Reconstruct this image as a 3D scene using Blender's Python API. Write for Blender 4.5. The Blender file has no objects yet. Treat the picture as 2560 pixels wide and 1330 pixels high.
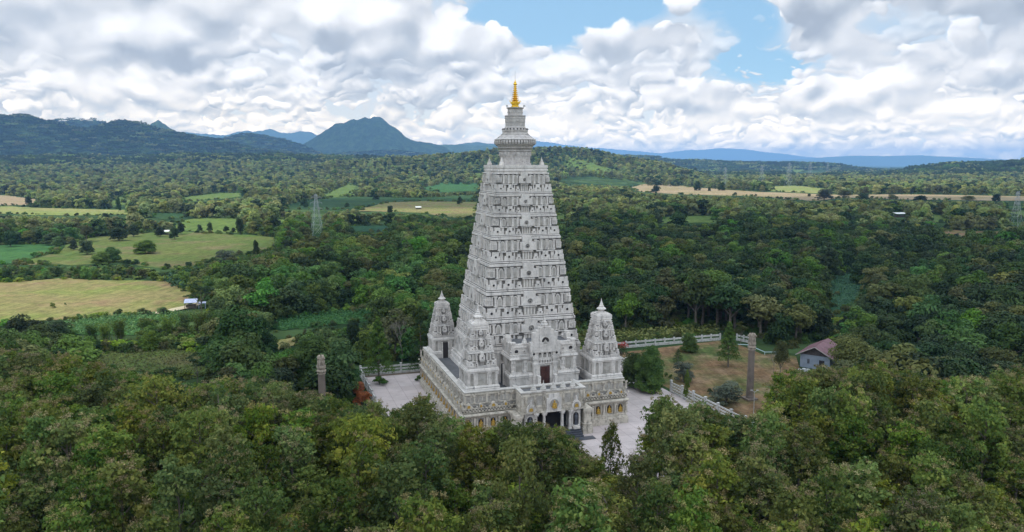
import bpy, math, random
import numpy as np
from mathutils import Vector, Matrix
R_ = math.radians
rng = np.random.default_rng(7)
random.seed(7)
sc = bpy.context.scene
COL = sc.collection

# ------------------------------------------------------------------ camera
FOC, CX, CY, CAMH = 1910.0, 1280.0, 665.0, 38.0      # focal length in pixels of the 2560 px wide photo
PIT = math.atan(255 / FOC)
CP, SP = math.cos(PIT), math.sin(PIT)
cam_d = bpy.data.cameras.new('camera'); cam = bpy.data.objects.new('camera', cam_d); COL.objects.link(cam)
cam.location = (0, 0, CAMH); cam.rotation_euler = (R_(90) - PIT, 0, 0)
cam_d.sensor_width = 36; cam_d.lens = 36 * FOC / 2560; cam_d.clip_start = 0.5; cam_d.clip_end = 60000
sc.camera = cam
sc.view_settings.view_transform = 'Standard'; sc.view_settings.look = 'None'
sc.view_settings.exposure = 0.0; sc.view_settings.gamma = 1
sc.cycles.volume_bounces = 0; sc.cycles.max_bounces = 4; sc.cycles.diffuse_bounces = 3
sc.cycles.use_adaptive_sampling = True; sc.cycles.adaptive_threshold = 0.02
sc.cycles.transmission_bounces = 3; sc.cycles.transparent_max_bounces = 4
sc.cycles.sample_clamp_indirect = 4

# sun: from behind the scene on the left, high
SUN_AZ, SUN_EL = R_(-84), R_(58)                     # azimuth from +Y (negative = left), elevation
SUN = Vector((math.sin(SUN_AZ) * math.cos(SUN_EL), math.cos(SUN_AZ) * math.cos(SUN_EL), math.sin(SUN_EL)))
sd = bpy.data.lights.new('sun', 'SUN'); so = bpy.data.objects.new('sun', sd); COL.objects.link(so)
sd.energy = 4.2; sd.angle = R_(1.5); sd.color = (1.0, 0.94, 0.84)
so.rotation_euler = SUN.to_track_quat('Z', 'Y').to_euler()

# ------------------------------------------------------------------ world: sky and cumulus clouds by direction
world = bpy.data.worlds.new('World'); sc.world = world; world.use_nodes = True
nt = world.node_tree; nt.nodes.clear()
def N(t, **k):
    n = nt.nodes.new(t)
    for a, b in k.items(): setattr(n, a, b)
    return n
def L(a, b): nt.links.new(a, b)
def put(sock, v):
    if hasattr(v, 'links') or isinstance(v, bpy.types.NodeSocket): L(v, sock)
    else: sock.default_value = v
def M_(op, a, b=0.0, c=0.0, clamp=False):
    n = N('ShaderNodeMath', operation=op, use_clamp=clamp)
    put(n.inputs[0], a); put(n.inputs[1], b); put(n.inputs[2], c); return n.outputs[0]
def V_(op, a, b=(0, 0, 0)):
    n = N('ShaderNodeVectorMath', operation=op); put(n.inputs[0], a); put(n.inputs[1], b)
    return n.outputs[1] if op in ('DOT_PRODUCT', 'LENGTH') else n.outputs[0]
def mixc(f, a, b):
    n = N('ShaderNodeMix', data_type='RGBA'); put(n.inputs[0], f); put(n.inputs[6], a); put(n.inputs[7], b); return n.outputs[2]
def ramp(v, a, b, c=0.0, d=1.0, smooth=True):
    n = N('ShaderNodeMapRange', interpolation_type='SMOOTHSTEP' if smooth else 'LINEAR')
    put(n.inputs[0], v); n.inputs[1].default_value = a; n.inputs[2].default_value = b; n.inputs[3].default_value = c; n.inputs[4].default_value = d
    return n.outputs[0]
tc = N('ShaderNodeTexCoord'); dirv = tc.outputs['Generated']
sep = N('ShaderNodeSeparateXYZ'); L(dirv, sep.inputs[0])
az = M_('ARCTAN2', sep.outputs[0], sep.outputs[1])
el = M_('ARCSINE', sep.outputs[2])
comb = N('ShaderNodeCombineXYZ'); L(az, comb.inputs[0]); L(el, comb.inputs[1])
P = comb.outputs[0]                                   # (azimuth, elevation) in radians
def noise(p, s, det=5.0, rough=0.55, lac=2.1, dist=0.0):
    n = N('ShaderNodeTexNoise', noise_dimensions='3D'); put(n.inputs['Vector'], p)
    n.inputs['Scale'].default_value = s; n.inputs['Detail'].default_value = det
    n.inputs['Roughness'].default_value = rough; n.inputs['Lacunarity'].default_value = lac; n.inputs['Distortion'].default_value = dist
    return n.outputs[0]
def voro(p, s, det=2.0):
    n = N('ShaderNodeTexVoronoi', feature='SMOOTH_F1', voronoi_dimensions='2D'); put(n.inputs['Vector'], p)
    n.inputs['Scale'].default_value = s; n.inputs['Smoothness'].default_value = 0.4
    n.inputs['Detail'].default_value = det; n.inputs['Roughness'].default_value = 0.55
    return n.outputs['Distance']
# warped coordinate so that the cloud outlines billow
wn = N('ShaderNodeTexNoise'); L(P, wn.inputs['Vector']); wn.inputs['Scale'].default_value = 14; wn.inputs['Detail'].default_value = 4
W = V_('ADD', P, V_('MULTIPLY', V_('SUBTRACT', wn.outputs['Color'], (0.5, 0.5, 0.5)), (0.075, 0.05, 0)))
def blobs(lst):
    tot = None
    for (px, py, rx, ry, a) in lst:
        c = ((px - 1280) / FOC, (408 - py) / FOC, 0)
        d = V_('MULTIPLY', V_('SUBTRACT', W, c), (FOC / rx, FOC / ry, 0))
        g = M_('MULTIPLY', M_('EXPONENT', M_('MULTIPLY', V_('DOT_PRODUCT', d, d), -1.0)), a)
        tot = g if tot is None else M_('ADD', tot, g)
    return tot
cover = blobs([(1290, 50, 140, 70, -.70), (1450, 50, 130, 75, -.6), (1590, 30, 80, 50, -.5), (1815, 60, 110, 80, -.66), (1870, 165, 110, 50, -.42),
               (1850, 190, 130, 45, -.40), (2110, 95, 110, 34, -.32), (2240, 120, 90, 30, -.22), (1245, 60, 80, 30, -.3), (1350, 105, 60, 30, -.3),
               (1680, 28, 50, 34, .30), (1600, 118, 150, 30, .32), (1740, 130, 90, 50, .3), (1990, 105, 90, 42, .5), (1150, 125, 150, 55, .4),
               (2300, 60, 240, 60, .3), (1950, 20, 110, 32, .35), (2450, 150, 190, 120, .3), (700, 70, 500, 120, .35), (200, 130, 350, 120, .3),
               (2060, 280, 500, 60, .2), (1560, 190, 110, 40, .2)])
bright = blobs([(650, 50, 220, 70, .45), (840, 40, 120, 60, .3), (790, 195, 62, 44, .65), (1160, 110, 120, 36, .6), (1100, 100, 60, 30, .3), (930, 45, 50, 35, .4),
                (1560, 110, 90, 34, .45), (1740, 100, 60, 34, .45), (1690, 30, 60, 30, .3), (1400, 170, 90, 44, .5), (1370, 300, 60, 30, .4), (1240, 160, 40, 40, .4),
                (590, 318, 34, 14, .5), (1745, 215, 34, 34, .45), (1920, 215, 50, 30, .4), (2110, 225, 60, 40, .5), (2300, 25, 120, 40, .3), (1850, 300, 70, 22, .25),
                (190, 215, 60, 30, .25), (410, 240, 40, 18, .3), (2250, 270, 40, 30, .3), (2450, 20, 60, 40, .25), (2500, 260, 90, 24, .4), (350, 50, 90, 50, .25),
                (940, 190, 110, 42, -.55), (1050, 275, 70, 30, -.5), (860, 130, 80, 60, -.3), (1200, 230, 100, 40, -.22), (1360, 208, 90, 22, -.3), (1990, 125, 90, 28, -.42),
                (2470, 160, 120, 70, -.42), (2350, 110, 90, 40, -.2), (60, 110, 120, 40, -.35), (220, 160, 160, 26, -.4), (480, 170, 120, 24, -.45), (2100, 5, 260, 18, -.35),
                (460, 60, 60, 40, -.35), (1760, 150, 70, 14, -.25), (1900, 262, 120, 14, -.22), (60, 280, 90, 30, -.2), (1480, 250, 150, 24, -.2)])
def cloudcol(l):
    cr = N('ShaderNodeValToRGB'); L(ramp(l, .42, 1.2, 0, 1, False), cr.inputs[0])
    e = cr.color_ramp.elements
    e[0].position = 0.0; e[0].color = (.47, .52, .59, 1); e[1].position = 1.0; e[1].color = (1.2, 1.2, 1.2, 1)
    for p_, c_ in ((.25, (.60, .65, .71, 1)), (.45, (.76, .79, .83, 1)), (.62, (.90, .915, .935, 1)), (.78, (1.03, 1.035, 1.04, 1))):
        q = e.new(p_); q.color = c_
    return cr.outputs[0]
def layer(seed, sn, sv, asp, thr, soft, up, amp, lo, hi, bias=0.0, base=.86):
    """one bank of cumulus: (mask, colour). lo, hi: fade-in and fade-out elevations"""
    Q = V_('ADD', V_('MULTIPLY', W, (1.0, asp, 1.0)), (seed * 3.7, seed * 1.9, seed))
    def D(off, det, vd):
        p = V_('ADD', Q, off)
        return M_('SUBTRACT', M_('MULTIPLY', noise(p, sn, det, .48), 1.0), M_('MULTIPLY', voro(p, sv, min(vd, 2)), .40))
    d = D((0, 0, 0), 7, 3); ds = D((0, 0, 0), 2, 1); du = D((-.3 * up, up, 0), 2, 1); df = D((-.1 * up, up * .3, 0), 7, 3)
    c = M_('ADD', M_('ADD', d, M_('MULTIPLY', cover, .55)), bias)
    m = ramp(c, thr, thr + soft)
    if lo: m = M_('MULTIPLY', m, ramp(el, lo[0], lo[1], 0, 1))
    if hi: m = M_('MULTIPLY', m, ramp(el, hi[0], hi[1], 1, 0))
    l = M_('ADD', base, M_('MULTIPLY', M_('SUBTRACT', ds, du), amp)); l = M_('ADD', l, M_('MULTIPLY', M_('SUBTRACT', d, df), amp * .22))
    l = M_('ADD', l, M_('MULTIPLY', bright, .5)); l = M_('MAXIMUM', M_('MINIMUM', l, 1.2), 0.42)
    return m, cloudcol(l)
LAY = [layer(1, 11, 22, 2.0, .16, .10, .012, 1.5, None, (.10, .20), .12, .84),
       layer(2, 17, 34, 1.7, .22, .06, .009, 2.0, None, (.07, .13), .05, .87),
       layer(3, 8, 17, 1.5, .24, .06, .018, 1.8, (.03, .07), (.24, .34), .04, .84),
       layer(4, 5, 11, 1.3, .20, .09, .03, 1.6, (.09, .14), None, .03, .85)]
veil = M_('MULTIPLY', ramp(cover, -.42, .02, 0.0, 1.0), ramp(el, 0.0, .5, .92, .6))
sky = N('ShaderNodeTexSky', sky_type='NISHITA'); sky.sun_disc = False
sky.sun_elevation = SUN_EL; sky.sun_rotation = SUN_AZ; sky.altitude = 300; sky.air_density = 1.0; sky.dust_density = 1.2; sky.ozone_density = 1.2
skyc = mixc(1.0, (0, 0, 0, 1), sky.outputs[0])
sk = N('ShaderNodeVectorMath', operation='MULTIPLY'); L(sky.outputs[0], sk.inputs[0]); sk.inputs[1].default_value = (.135, .135, .135)
pale = mixc(ramp(el, 0.0, 0.2, .85, .65), sk.outputs[0], (.40, .72, 1.0, 1))
ground = ramp(sep.outputs[2], -.02, 0.0, 0.0, 1.0)
out = mixc(veil, pale, (.76, .83, .90, 1))
for m_, c_ in LAY: out = mixc(m_, out, c_)
out = mixc(ground, (.16, .19, .14, 1), out)
# sky brightened behind the camera and overhead to add light on the scene
front = M_('ADD', ramp(sep.outputs[1], -.5, .35, 1.5, 1.0), ramp(el, .25, .7, 0.0, 1.0))
lowb = M_('EXPONENT', M_('MULTIPLY', M_('MAXIMUM', el, 0.0), -30.0))     # horizon sky boosted in colour to offset what the haze takes away
lv = N('ShaderNodeVectorMath', operation='SCALE'); lv.inputs[0].default_value = (4.3, 2.9, .85); L(lowb, lv.inputs['Scale'])
out = V_('MULTIPLY', out, V_('ADD', lv.outputs[0], (1.0, 1.0, 1.0)))
bg = N('ShaderNodeBackground'); L(out, bg.inputs[0]); L(front, bg.inputs[1])
wo = N('ShaderNodeOutputWorld'); L(bg.outputs[0], wo.inputs[0])
try: world.cycles.sampling_method = 'MANUAL'; world.cycles.sample_map_resolution = 512
except Exception: pass

# ------------------------------------------------------------------ projections
def ray(x, y):
    a, b = x - CX, y - CY
    return a, FOC * CP - b * SP, -(b * CP + FOC * SP)
def gp(x, y, z=0.0):                                  # pixel of the photo -> point at height z
    r = ray(x, y); t = (z - CAMH) / r[2]
    return np.array((r[0] * t, r[1] * t, z))
def proj(x, y, z):                                    # world -> pixel of the photo (arrays welcome)
    z = z - CAMH; d = y * CP - z * SP; u = y * SP + z * CP
    return CX + FOC * x / d, CY - FOC * u / d, d
TH = R_(18.2); TC, TS = math.cos(TH), math.sin(TH); P0 = (-6.8, 101.5)
def tw(x, y, z=0.0): return (P0[0] + TC * x - TS * y, P0[1] + TS * x + TC * y, z)   # temple plan -> world
def tl(x, y): dx, dy = x - P0[0], y - P0[1]; return TC * dx + TS * dy, -TS * dx + TC * dy

# ------------------------------------------------------------------ materials
MATS = {}
def mat(name, base, rough=.8, var=None, scale=1.0, bump=0.0, bscale=None, metal=0.0, spec=.3, var2=None, scale2=None, amt2=.5, obj=True, th=(.42, .62), bdist=.05):
    """noise-mottled principled material"""
    m = bpy.data.materials.new(name); m.use_nodes = True; t = m.node_tree; nd = t.nodes; b = nd['Principled BSDF']
    b.inputs['Roughness'].default_value = rough; b.inputs['Metallic'].default_value = metal
    b.inputs['Specular IOR Level'].default_value = spec
    c = nd.new('ShaderNodeTexCoord'); v = c.outputs['Object' if obj else 'Generated']
    def nz(s, d=6, r=.6):
        n = nd.new('ShaderNodeTexNoise'); t.links.new(v, n.inputs['Vector']); n.inputs['Scale'].default_value = s
        n.inputs['Detail'].default_value = d; n.inputs['Roughness'].default_value = r; return n.outputs[0]
    def mx(f, a, bb):
        n = nd.new('ShaderNodeMix'); n.data_type = 'RGBA'
        for s, q in ((0, f), (6, a), (7, bb)):
            if isinstance(q, bpy.types.NodeSocket): t.links.new(q, n.inputs[s])
            else: n.inputs[s].default_value = q if s == 0 else (*q, 1)
        return n.outputs[2]
    def mr(x, a, bb, lo=0., hi=1.):
        n = nd.new('ShaderNodeMapRange'); t.links.new(x, n.inputs[0]); n.inputs[1].default_value = a; n.inputs[2].default_value = bb
        n.inputs[3].default_value = lo; n.inputs[4].default_value = hi; return n.outputs[0]
    cur = base
    if var is not None: cur = mx(mr(nz(scale), th[0], th[1]), cur, var)
    if var2 is not None: cur = mx(mr(nz(scale2), .5, .68, 0, amt2), cur, var2)
    if isinstance(cur, bpy.types.NodeSocket): t.links.new(cur, b.inputs['Base Color'])
    else: b.inputs['Base Color'].default_value = (*cur, 1)
    if bump:
        bn = nd.new('ShaderNodeBump'); bn.inputs['Strength'].default_value = bump; bn.inputs['Distance'].default_value = bdist
        t.links.new(nz(bscale or scale * 3), bn.inputs['Height']); t.links.new(bn.outputs[0], b.inputs['Normal'])
    MATS[name] = m; return m
def streak(m, scale=(2.2, 2.2, .35), col=(.07, .065, .06), amt=.55, lo=.56, hi=.72):
    """dark rain streaks and lichen on masonry"""
    t = m.node_tree; nd = t.nodes; b = nd['Principled BSDF']; src = b.inputs['Base Color'].links[0].from_socket
    c = nd.new('ShaderNodeTexCoord'); mp = nd.new('ShaderNodeMapping'); t.links.new(c.outputs['Object'], mp.inputs[0]); mp.inputs['Scale'].default_value = scale
    n = nd.new('ShaderNodeTexNoise'); t.links.new(mp.outputs[0], n.inputs['Vector']); n.inputs['Scale'].default_value = 1.0; n.inputs['Detail'].default_value = 8; n.inputs['Roughness'].default_value = .68
    r = nd.new('ShaderNodeMapRange'); t.links.new(n.outputs[0], r.inputs[0]); r.inputs[1].default_value = lo; r.inputs[2].default_value = hi; r.inputs[4].default_value = amt
    x = nd.new('ShaderNodeMix'); x.data_type = 'RGBA'; t.links.new(r.outputs[0], x.inputs[0]); t.links.new(src, x.inputs[6]); x.inputs[7].default_value = (*col, 1)
    t.links.new(x.outputs[2], b.inputs['Base Color'])
stone = mat('tower_stone', (.66, .615, .575), .85, (.55, .51, .475), .9, .35, 6, var2=(.36, .33, .30), scale2=3.5, amt2=.5); streak(stone, (1.9, 1.9, .5), (.07, .064, .058), .72, .555, .68); streak(stone, (.35, .35, .12), (.25, .235, .22), .5, .5, .66)
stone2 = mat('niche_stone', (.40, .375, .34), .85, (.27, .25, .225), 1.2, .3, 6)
warm = mat('base_stone', (.58, .525, .45), .85, (.43, .385, .32), .8, .4, 5, var2=(.22, .19, .15), scale2=2.6, amt2=.6); streak(warm, (1.8, 1.8, .8), (.05, .047, .04), .75, .52, .68)
spirestone = mat('spire_stone', (.50, .465, .44), .85, (.38, .35, .33), 1.4, .4, 6, var2=(.2, .18, .17), scale2=4, amt2=.5); streak(spirestone, (3, 3, .6), (.06, .055, .05), .5)
hole = mat('dark_opening', (.035, .03, .03), .9)
deckm = mat('deck_paving', (.10, .10, .105), .8, (.14, .14, .145), .6, .2, 4)
capm = mat('parapet_coping', (.54, .51, .475), .9, (.42, .39, .36), .9, .2, 5)
gold = mat('gold_leaf', (.95, .62, .06), .42, (.78, .47, .04), 8, .15, 12, metal=.55, spec=.5)
goldm = mat('golden_statue', (.52, .33, .06), .55, (.34, .20, .04), 6, .1, 9, metal=.2)
wood = mat('door_wood', (.075, .03, .026), .6, (.045, .02, .018), 3, .3, 9)
granite = mat('black_granite', (.055, .06, .075), .35, (.085, .09, .105), 4)
whitec = mat('painted_concrete', (.52, .51, .495), .8, (.38, .37, .35), 1.5, .2, 6, var2=(.2, .19, .17), scale2=3, amt2=.55)
pinkpave = None
bark = mat('bark', (.16, .135, .11), .9, (.09, .075, .06), 2, .5, 8)
barkl = mat('pale_bark', (.30, .27, .23), .9, (.18, .16, .13), 2, .5, 8)
sand = mat('column_sandstone', (.17, .135, .115), .9, (.115, .092, .078), 1.6, .5, 7, var2=(.24, .2, .16), scale2=.8)
sandl = mat('capital_sandstone', (.33, .28, .225), .9, (.22, .18, .145), 3, .4, 9)
steel = mat('galvanised_steel', (.42, .44, .46), .5, (.33, .35, .37), 2, metal=.3)
soil = mat('garden_soil', (.10, .075, .055), .95, (.13, .1, .07), 1, .3, 3)

def leafmat(name, c1, c2, c3, trans=.25, rough=.62, hue=.10):
    """leaf colours: random per leaf (attribute tint) and per plant"""
    m = bpy.data.materials.new(name); m.use_nodes = True; t = m.node_tree; nd = t.nodes; b = nd['Principled BSDF']
    a = nd.new('ShaderNodeAttribute'); a.attribute_name = 'tint'
    o = nd.new('ShaderNodeObjectInfo')
    r = nd.new('ShaderNodeValToRGB'); t.links.new(a.outputs['Fac'], r.inputs[0]); e = r.color_ramp.elements
    e[0].position = 0.0; e[0].color = (*c1, 1); e[1].position = 1.0; e[1].color = (*c3, 1); q = e.new(.55); q.color = (*c2, 1)
    hs = nd.new('ShaderNodeHueSaturation'); t.links.new(r.outputs[0], hs.inputs['Color'])
    mh = nd.new('ShaderNodeMapRange'); t.links.new(o.outputs['Random'], mh.inputs[0]); mh.inputs[3].default_value = .5 - hue * .35; mh.inputs[4].default_value = .5 + hue * .35
    t.links.new(mh.outputs[0], hs.inputs['Hue'])
    w = nd.new('ShaderNodeTexWhiteNoise'); w.noise_dimensions = '1D'; t.links.new(o.outputs['Random'], w.inputs['W'])
    mv = nd.new('ShaderNodeMapRange'); t.links.new(w.outputs['Value'], mv.inputs[0]); mv.inputs[3].default_value = .62; mv.inputs[4].default_value = 1.45
    t.links.new(mv.outputs[0], hs.inputs['Value'])
    ms = nd.new('ShaderNodeMapRange'); t.links.new(w.outputs['Color'], ms.inputs[0]); ms.inputs[3].default_value = .75; ms.inputs[4].default_value = 1.1
    t.links.new(ms.outputs[0], hs.inputs['Saturation'])
    t.links.new(hs.outputs[0], b.inputs['Base Color']); b.inputs['Roughness'].default_value = rough; b.inputs['Specular IOR Level'].default_value = .10
    tr = nd.new('ShaderNodeBsdfTranslucent'); t.links.new(hs.outputs[0], tr.inputs[0])
    mx = nd.new('ShaderNodeMixShader'); mx.inputs[0].default_value = trans
    t.links.new(b.outputs[0], mx.inputs[1]); t.links.new(tr.outputs[0], mx.inputs[2])
    t.links.new(mx.outputs[0], nd['Material Output'].inputs['Surface'])
    MATS[name] = m; return m
L_teak = leafmat('teak_leaves', (.060, .104, .018), (.130, .182, .030), (.25, .265, .045), .4, hue=.09)
L_flower = leafmat('teak_flowers', (.16, .135, .05), (.23, .19, .075), (.32, .26, .12), .1, hue=.05)
L_broad = leafmat('broad_leaves', (.034, .072, .015), (.075, .130, .024), (.14, .195, .036), .35, hue=.08)
L_dist = leafmat('distant_leaves', (.14, .175, .05), (.21, .25, .07), (.31, .32, .12), .4, hue=.1)  # leaf colour lightened so that self-shaded far crowns read as sunlit
L_dark = leafmat('dark_leaves', (.016, .036, .013), (.030, .058, .018), (.055, .085, .026), .2, hue=.08)
L_olive = leafmat('olive_leaves', (.065, .078, .022), (.115, .125, .036), (.19, .195, .06), .3, hue=.04)
L_bright = leafmat('bright_leaves', (.045, .105, .02), (.08, .165, .03), (.14, .23, .04), .3, hue=.08)
L_yellow = leafmat('yellow_green_leaves', (.09, .15, .02), (.16, .22, .03), (.26, .28, .05), .3, hue=.05)
L_grey = leafmat('grey_green_leaves', (.07, .085, .06), (.105, .125, .085), (.15, .165, .12), .15, hue=.05)
L_orange = leafmat('orange_leaves', (.16, .06, .02), (.28, .10, .02), (.40, .16, .03), .2, hue=.04)
L_red = leafmat('red_flowers', (.25, .03, .02), (.35, .04, .02), (.42, .06, .03), .2, hue=.02)
L_teal = leafmat('blue_green_leaves', (.028, .075, .038), (.042, .10, .05), (.065, .135, .065), .2, hue=.03)
L_crop = leafmat('crop_leaves', (.03, .085, .022), (.045, .12, .03), (.07, .16, .04), .25, hue=.04)

# ------------------------------------------------------------------ mesh builder
class MB:
    def __init__(s): s.v = []; s.f = []; s.m = []; s.n = 0; s.X = None
    def add(s, verts, faces, mi=0):
        verts = np.asarray(verts, float)
        if s.X is not None: verts = verts @ s.X[0].T + s.X[1]
        s.v.append(verts); s.f += [tuple(i + s.n for i in f) for f in faces]; s.m += [mi] * len(faces); s.n += len(verts)
    def box(s, x0, x1, y0, y1, z0, z1, mi=0, tx=0., ty=0.):
        """box, its top drawn in by tx, ty on each side"""
        s.add([(x0, y0, z0), (x1, y0, z0), (x1, y1, z0), (x0, y1, z0), (x0 + tx, y0 + ty, z1), (x1 - tx, y0 + ty, z1), (x1 - tx, y1 - ty, z1), (x0 + tx, y1 - ty, z1)],
              [(0, 3, 2, 1), (4, 5, 6, 7), (0, 1, 5, 4), (1, 2, 6, 5), (2, 3, 7, 6), (3, 0, 4, 7)], mi)
    def lathe(s, prof, n=16, c=(0, 0), mi=0, flute=0.0, ph=0.0):
        k = len(prof); vs = []
        for i in range(n):
            a = 2 * math.pi * i / n + ph
            fl = 1 - (flute if i % 2 else 0)
            for (r, z) in prof: vs.append((c[0] + r * fl * math.cos(a), c[1] + r * fl * math.sin(a), z))
        fs = [(i * k + j, ((i + 1) % n) * k + j, ((i + 1) % n) * k + j + 1, i * k + j + 1) for i in range(n) for j in range(k - 1)]
        fs.append(tuple(i * k for i in range(n))[::-1]); fs.append(tuple(i * k + k - 1 for i in range(n)))
        s.add(vs, fs, mi)
    def tube(s, pts, rad, n=6, mi=0):
        pts = [np.array(p, float) for p in pts]; vs = []
        for i, p in enumerate(pts):
            d = pts[min(i + 1, len(pts) - 1)] - pts[max(i - 1, 0)]; d /= max(np.linalg.norm(d), 1e-9)
            a = np.cross(d, (0, 0, 1) if abs(d[2]) < .9 else (1, 0, 0)); a /= np.linalg.norm(a); b = np.cross(d, a)
            r = rad[i] if hasattr(rad, '__len__') else rad
            for k in range(n):
                t = 2 * math.pi * k / n; vs.append(p + r * (math.cos(t) * a + math.sin(t) * b))
        fs = [(i * n + k, i * n + (k + 1) % n, (i + 1) * n + (k + 1) % n, (i + 1) * n + k) for i in range(len(pts) - 1) for k in range(n)]
        fs += [tuple(range(n))[::-1], tuple((len(pts) - 1) * n + k for k in range(n))]
        s.add(vs, fs, mi)
    def loft(s, rings, n=10, mi=0):
        """rings: (z, rx, ry, cx, cy)"""
        vs = []
        for (z, rx, ry, cx_, cy_) in rings:
            for k in range(n):
                t = 2 * math.pi * k / n; vs.append((cx_ + rx * math.cos(t), cy_ + ry * math.sin(t), z))
        m = len(rings)
        fs = [(i * n + k, i * n + (k + 1) % n, (i + 1) * n + (k + 1) % n, (i + 1) * n + k) for i in range(m - 1) for k in range(n)]
        fs += [tuple(range(n))[::-1], tuple((m - 1) * n + k for k in range(n))]
        s.add(vs, fs, mi)
    def build(s, name, mats, parent=None, smooth=False):
        me = bpy.data.meshes.new(name); V = np.concatenate(s.v)
        me.from_pydata(V.tolist(), [], s.f); 
        for m in (mats if isinstance(mats, (list, tuple)) else [mats]): me.materials.append(m)
        me.polygons.foreach_set('material_index', s.m)
        if smooth: me.polygons.foreach_set('use_smooth', [True] * len(s.f))
        me.update(); o = bpy.data.objects.new(name, me); COL.objects.link(o)
        if parent: o.parent = parent
        return o
def tag(o, label=None, cat=None, group=None, kind=None):
    for k, v in (('label', label), ('category', cat), ('group', group), ('kind', kind)):
        if v: o[k] = v
    return o
def empty(name, loc=(0, 0, 0), rz=0.0, label=None, cat=None, group=None):
    o = bpy.data.objects.new(name, None); COL.objects.link(o); o.location = loc; o.rotation_euler = (0, 0, rz); o.empty_display_size = .5
    return tag(o, label, cat, group)
def copy_tree(o, parent=None):
    c = o.copy(); COL.objects.link(c)
    if parent: c.parent = parent
    for ch in list(o.children): copy_tree(ch, c)
    return c

# ------------------------------------------------------------------ terrain: one sheet, flat near the temple, hills by their ridges
HILLS = [  # distance, front width, back width, roughness, ridge (px, py) as seen from the drone
 (1800, 620, 900, .05, [(820, 416), (900, 410), (980, 403), (1100, 394), (1250, 382), (1380, 376), (1430, 377), (1500, 389), (1560, 402), (1640, 411)]),
 (2500, 1300, 900, .10, [(-600, 392), (0, 400), (150, 394), (300, 400), (500, 390), (700, 394), (900, 396), (1000, 399), (1100, 410), (1200, 412)]),
 (3700, 1500, 1200, .10, [(-900, 330), (-300, 300), (-100, 300), (0, 293), (55, 291), (110, 303), (180, 322), (225, 326), (260, 316), (300, 308), (350, 313), (400, 329), (470, 342), (540, 352), (640, 376), (760, 390), (900, 396), (1050, 410)]),
 (5200, 900, 900, .05, [(60, 345), (110, 312), (130, 305), (180, 299), (240, 300), (262, 312), (300, 335), (340, 360)]),
 (5600, 700, 700, .0, [(300, 350), (330, 332), (365, 321), (380, 309), (388, 303), (396, 297), (404, 305), (412, 310), (430, 322), (447, 333), (480, 350), (520, 380)]),
 (4700, 800, 800, .06, [(520, 372), (560, 350), (590, 341), (620, 338), (660, 343), (700, 350), (740, 360), (790, 382), (830, 405)]),
 (6200, 1500, 1500, .05, [(690, 400), (740, 374), (762, 357), (800, 334), (840, 308), (862, 305), (880, 297), (895, 300), (912, 293), (925, 296), (938, 290), (955, 294), (966, 303), (978, 314), (990, 318), (1002, 330), (1014, 343), (1040, 352), (1080, 357), (1110, 366), (1140, 388), (1170, 408)]),
 (4900, 900, 900, .08, [(740, 400), (830, 388), (900, 382), (990, 378), (1060, 386), (1150, 402), (1200, 410)]),
 (7800, 1200, 1200, .05, [(1020, 372), (1060, 363), (1120, 360), (1240, 364), (1300, 376), (1340, 395)]),
 (9500, 1500, 1500, .05, [(1080, 372), (1150, 358), (1190, 353), (1240, 360), (1300, 368), (1400, 390)]),
 (12500, 1500, 1500, .04, [(380, 352), (440, 334), (470, 330), (520, 335), (560, 338), (600, 329), (618, 325), (632, 329), (655, 326), (675, 321), (690, 326), (702, 331), (720, 333), (750, 328), (782, 331), (800, 345), (900, 372)]),
 (23000, 2500, 2500, .06, [(1200, 362), (1290, 354), (1345, 352), (1450, 367), (1560, 375), (1650, 383), (1700, 378), (1720, 375), (1760, 374), (1800, 370), (1870, 374), (1910, 380), (1960, 384), (2010, 392), (2100, 398), (2600, 404), (3200, 404)]),
 (17500, 2500, 2500, .06, [(1500, 404), (1650, 399), (1800, 400), (1950, 401), (2050, 394), (2130, 389), (2200, 390), (2300, 388), (2400, 393), (2480, 397), (2560, 401), (3000, 398), (3400, 404)]),
 (3900, 900, 900, .05, [(1480, 406), (1540, 393), (1570, 391), (1620, 393), (1660, 401), (1750, 405), (1900, 409), (2050, 411)]),
 (2600, 900, 900, .05, [(2380, 412), (2440, 414), (2500, 411), (2560, 409), (2700, 404), (3000, 398), (3400, 400)]),
]
def ridge_fn(D, pts):
    azs, hs = [], []
    for (x, y) in pts:
        r = ray(x, y); h = math.hypot(r[0], r[1]); azs.append(math.atan2(r[0], r[1])); hs.append(max(CAMH + D * r[2] / h, 0.0))
    azs = [azs[0] - .07] + azs + [azs[-1] + .07]; hs = [0.0] + hs + [0.0]
    return np.array(azs), np.array(hs)
HF = [(D, wf, wb, ro, *ridge_fn(D, p)) for D, wf, wb, ro, p in HILLS]
def vnoise(x, y, seed=0):                              # value noise on a lattice
    xi, yi = np.floor(x).astype(np.int64), np.floor(y).astype(np.int64); fx, fy = x - xi, y - yi
    fx, fy = fx * fx * (3 - 2 * fx), fy * fy * (3 - 2 * fy)
    def h(a, b):
        n = (a * 374761393 + b * 668265263 + seed * 1442695) & 0x7fffffff
        n = ((n ^ (n >> 13)) * 1274126177) & 0x7fffffff
        return ((n ^ (n >> 16)) & 0xffff) / 65535.0
    return (h(xi, yi) * (1 - fx) + h(xi + 1, yi) * fx) * (1 - fy) + (h(xi, yi + 1) * (1 - fx) + h(xi + 1, yi + 1) * fx) * fy
def fbm(x, y, o=4, seed=0):
    t, a = 0, .5
    for k in range(o): t = t + a * vnoise(x * 2 ** k, y * 2 ** k, seed + k); a *= .5
    return t / (1 - .5 ** o)
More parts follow.
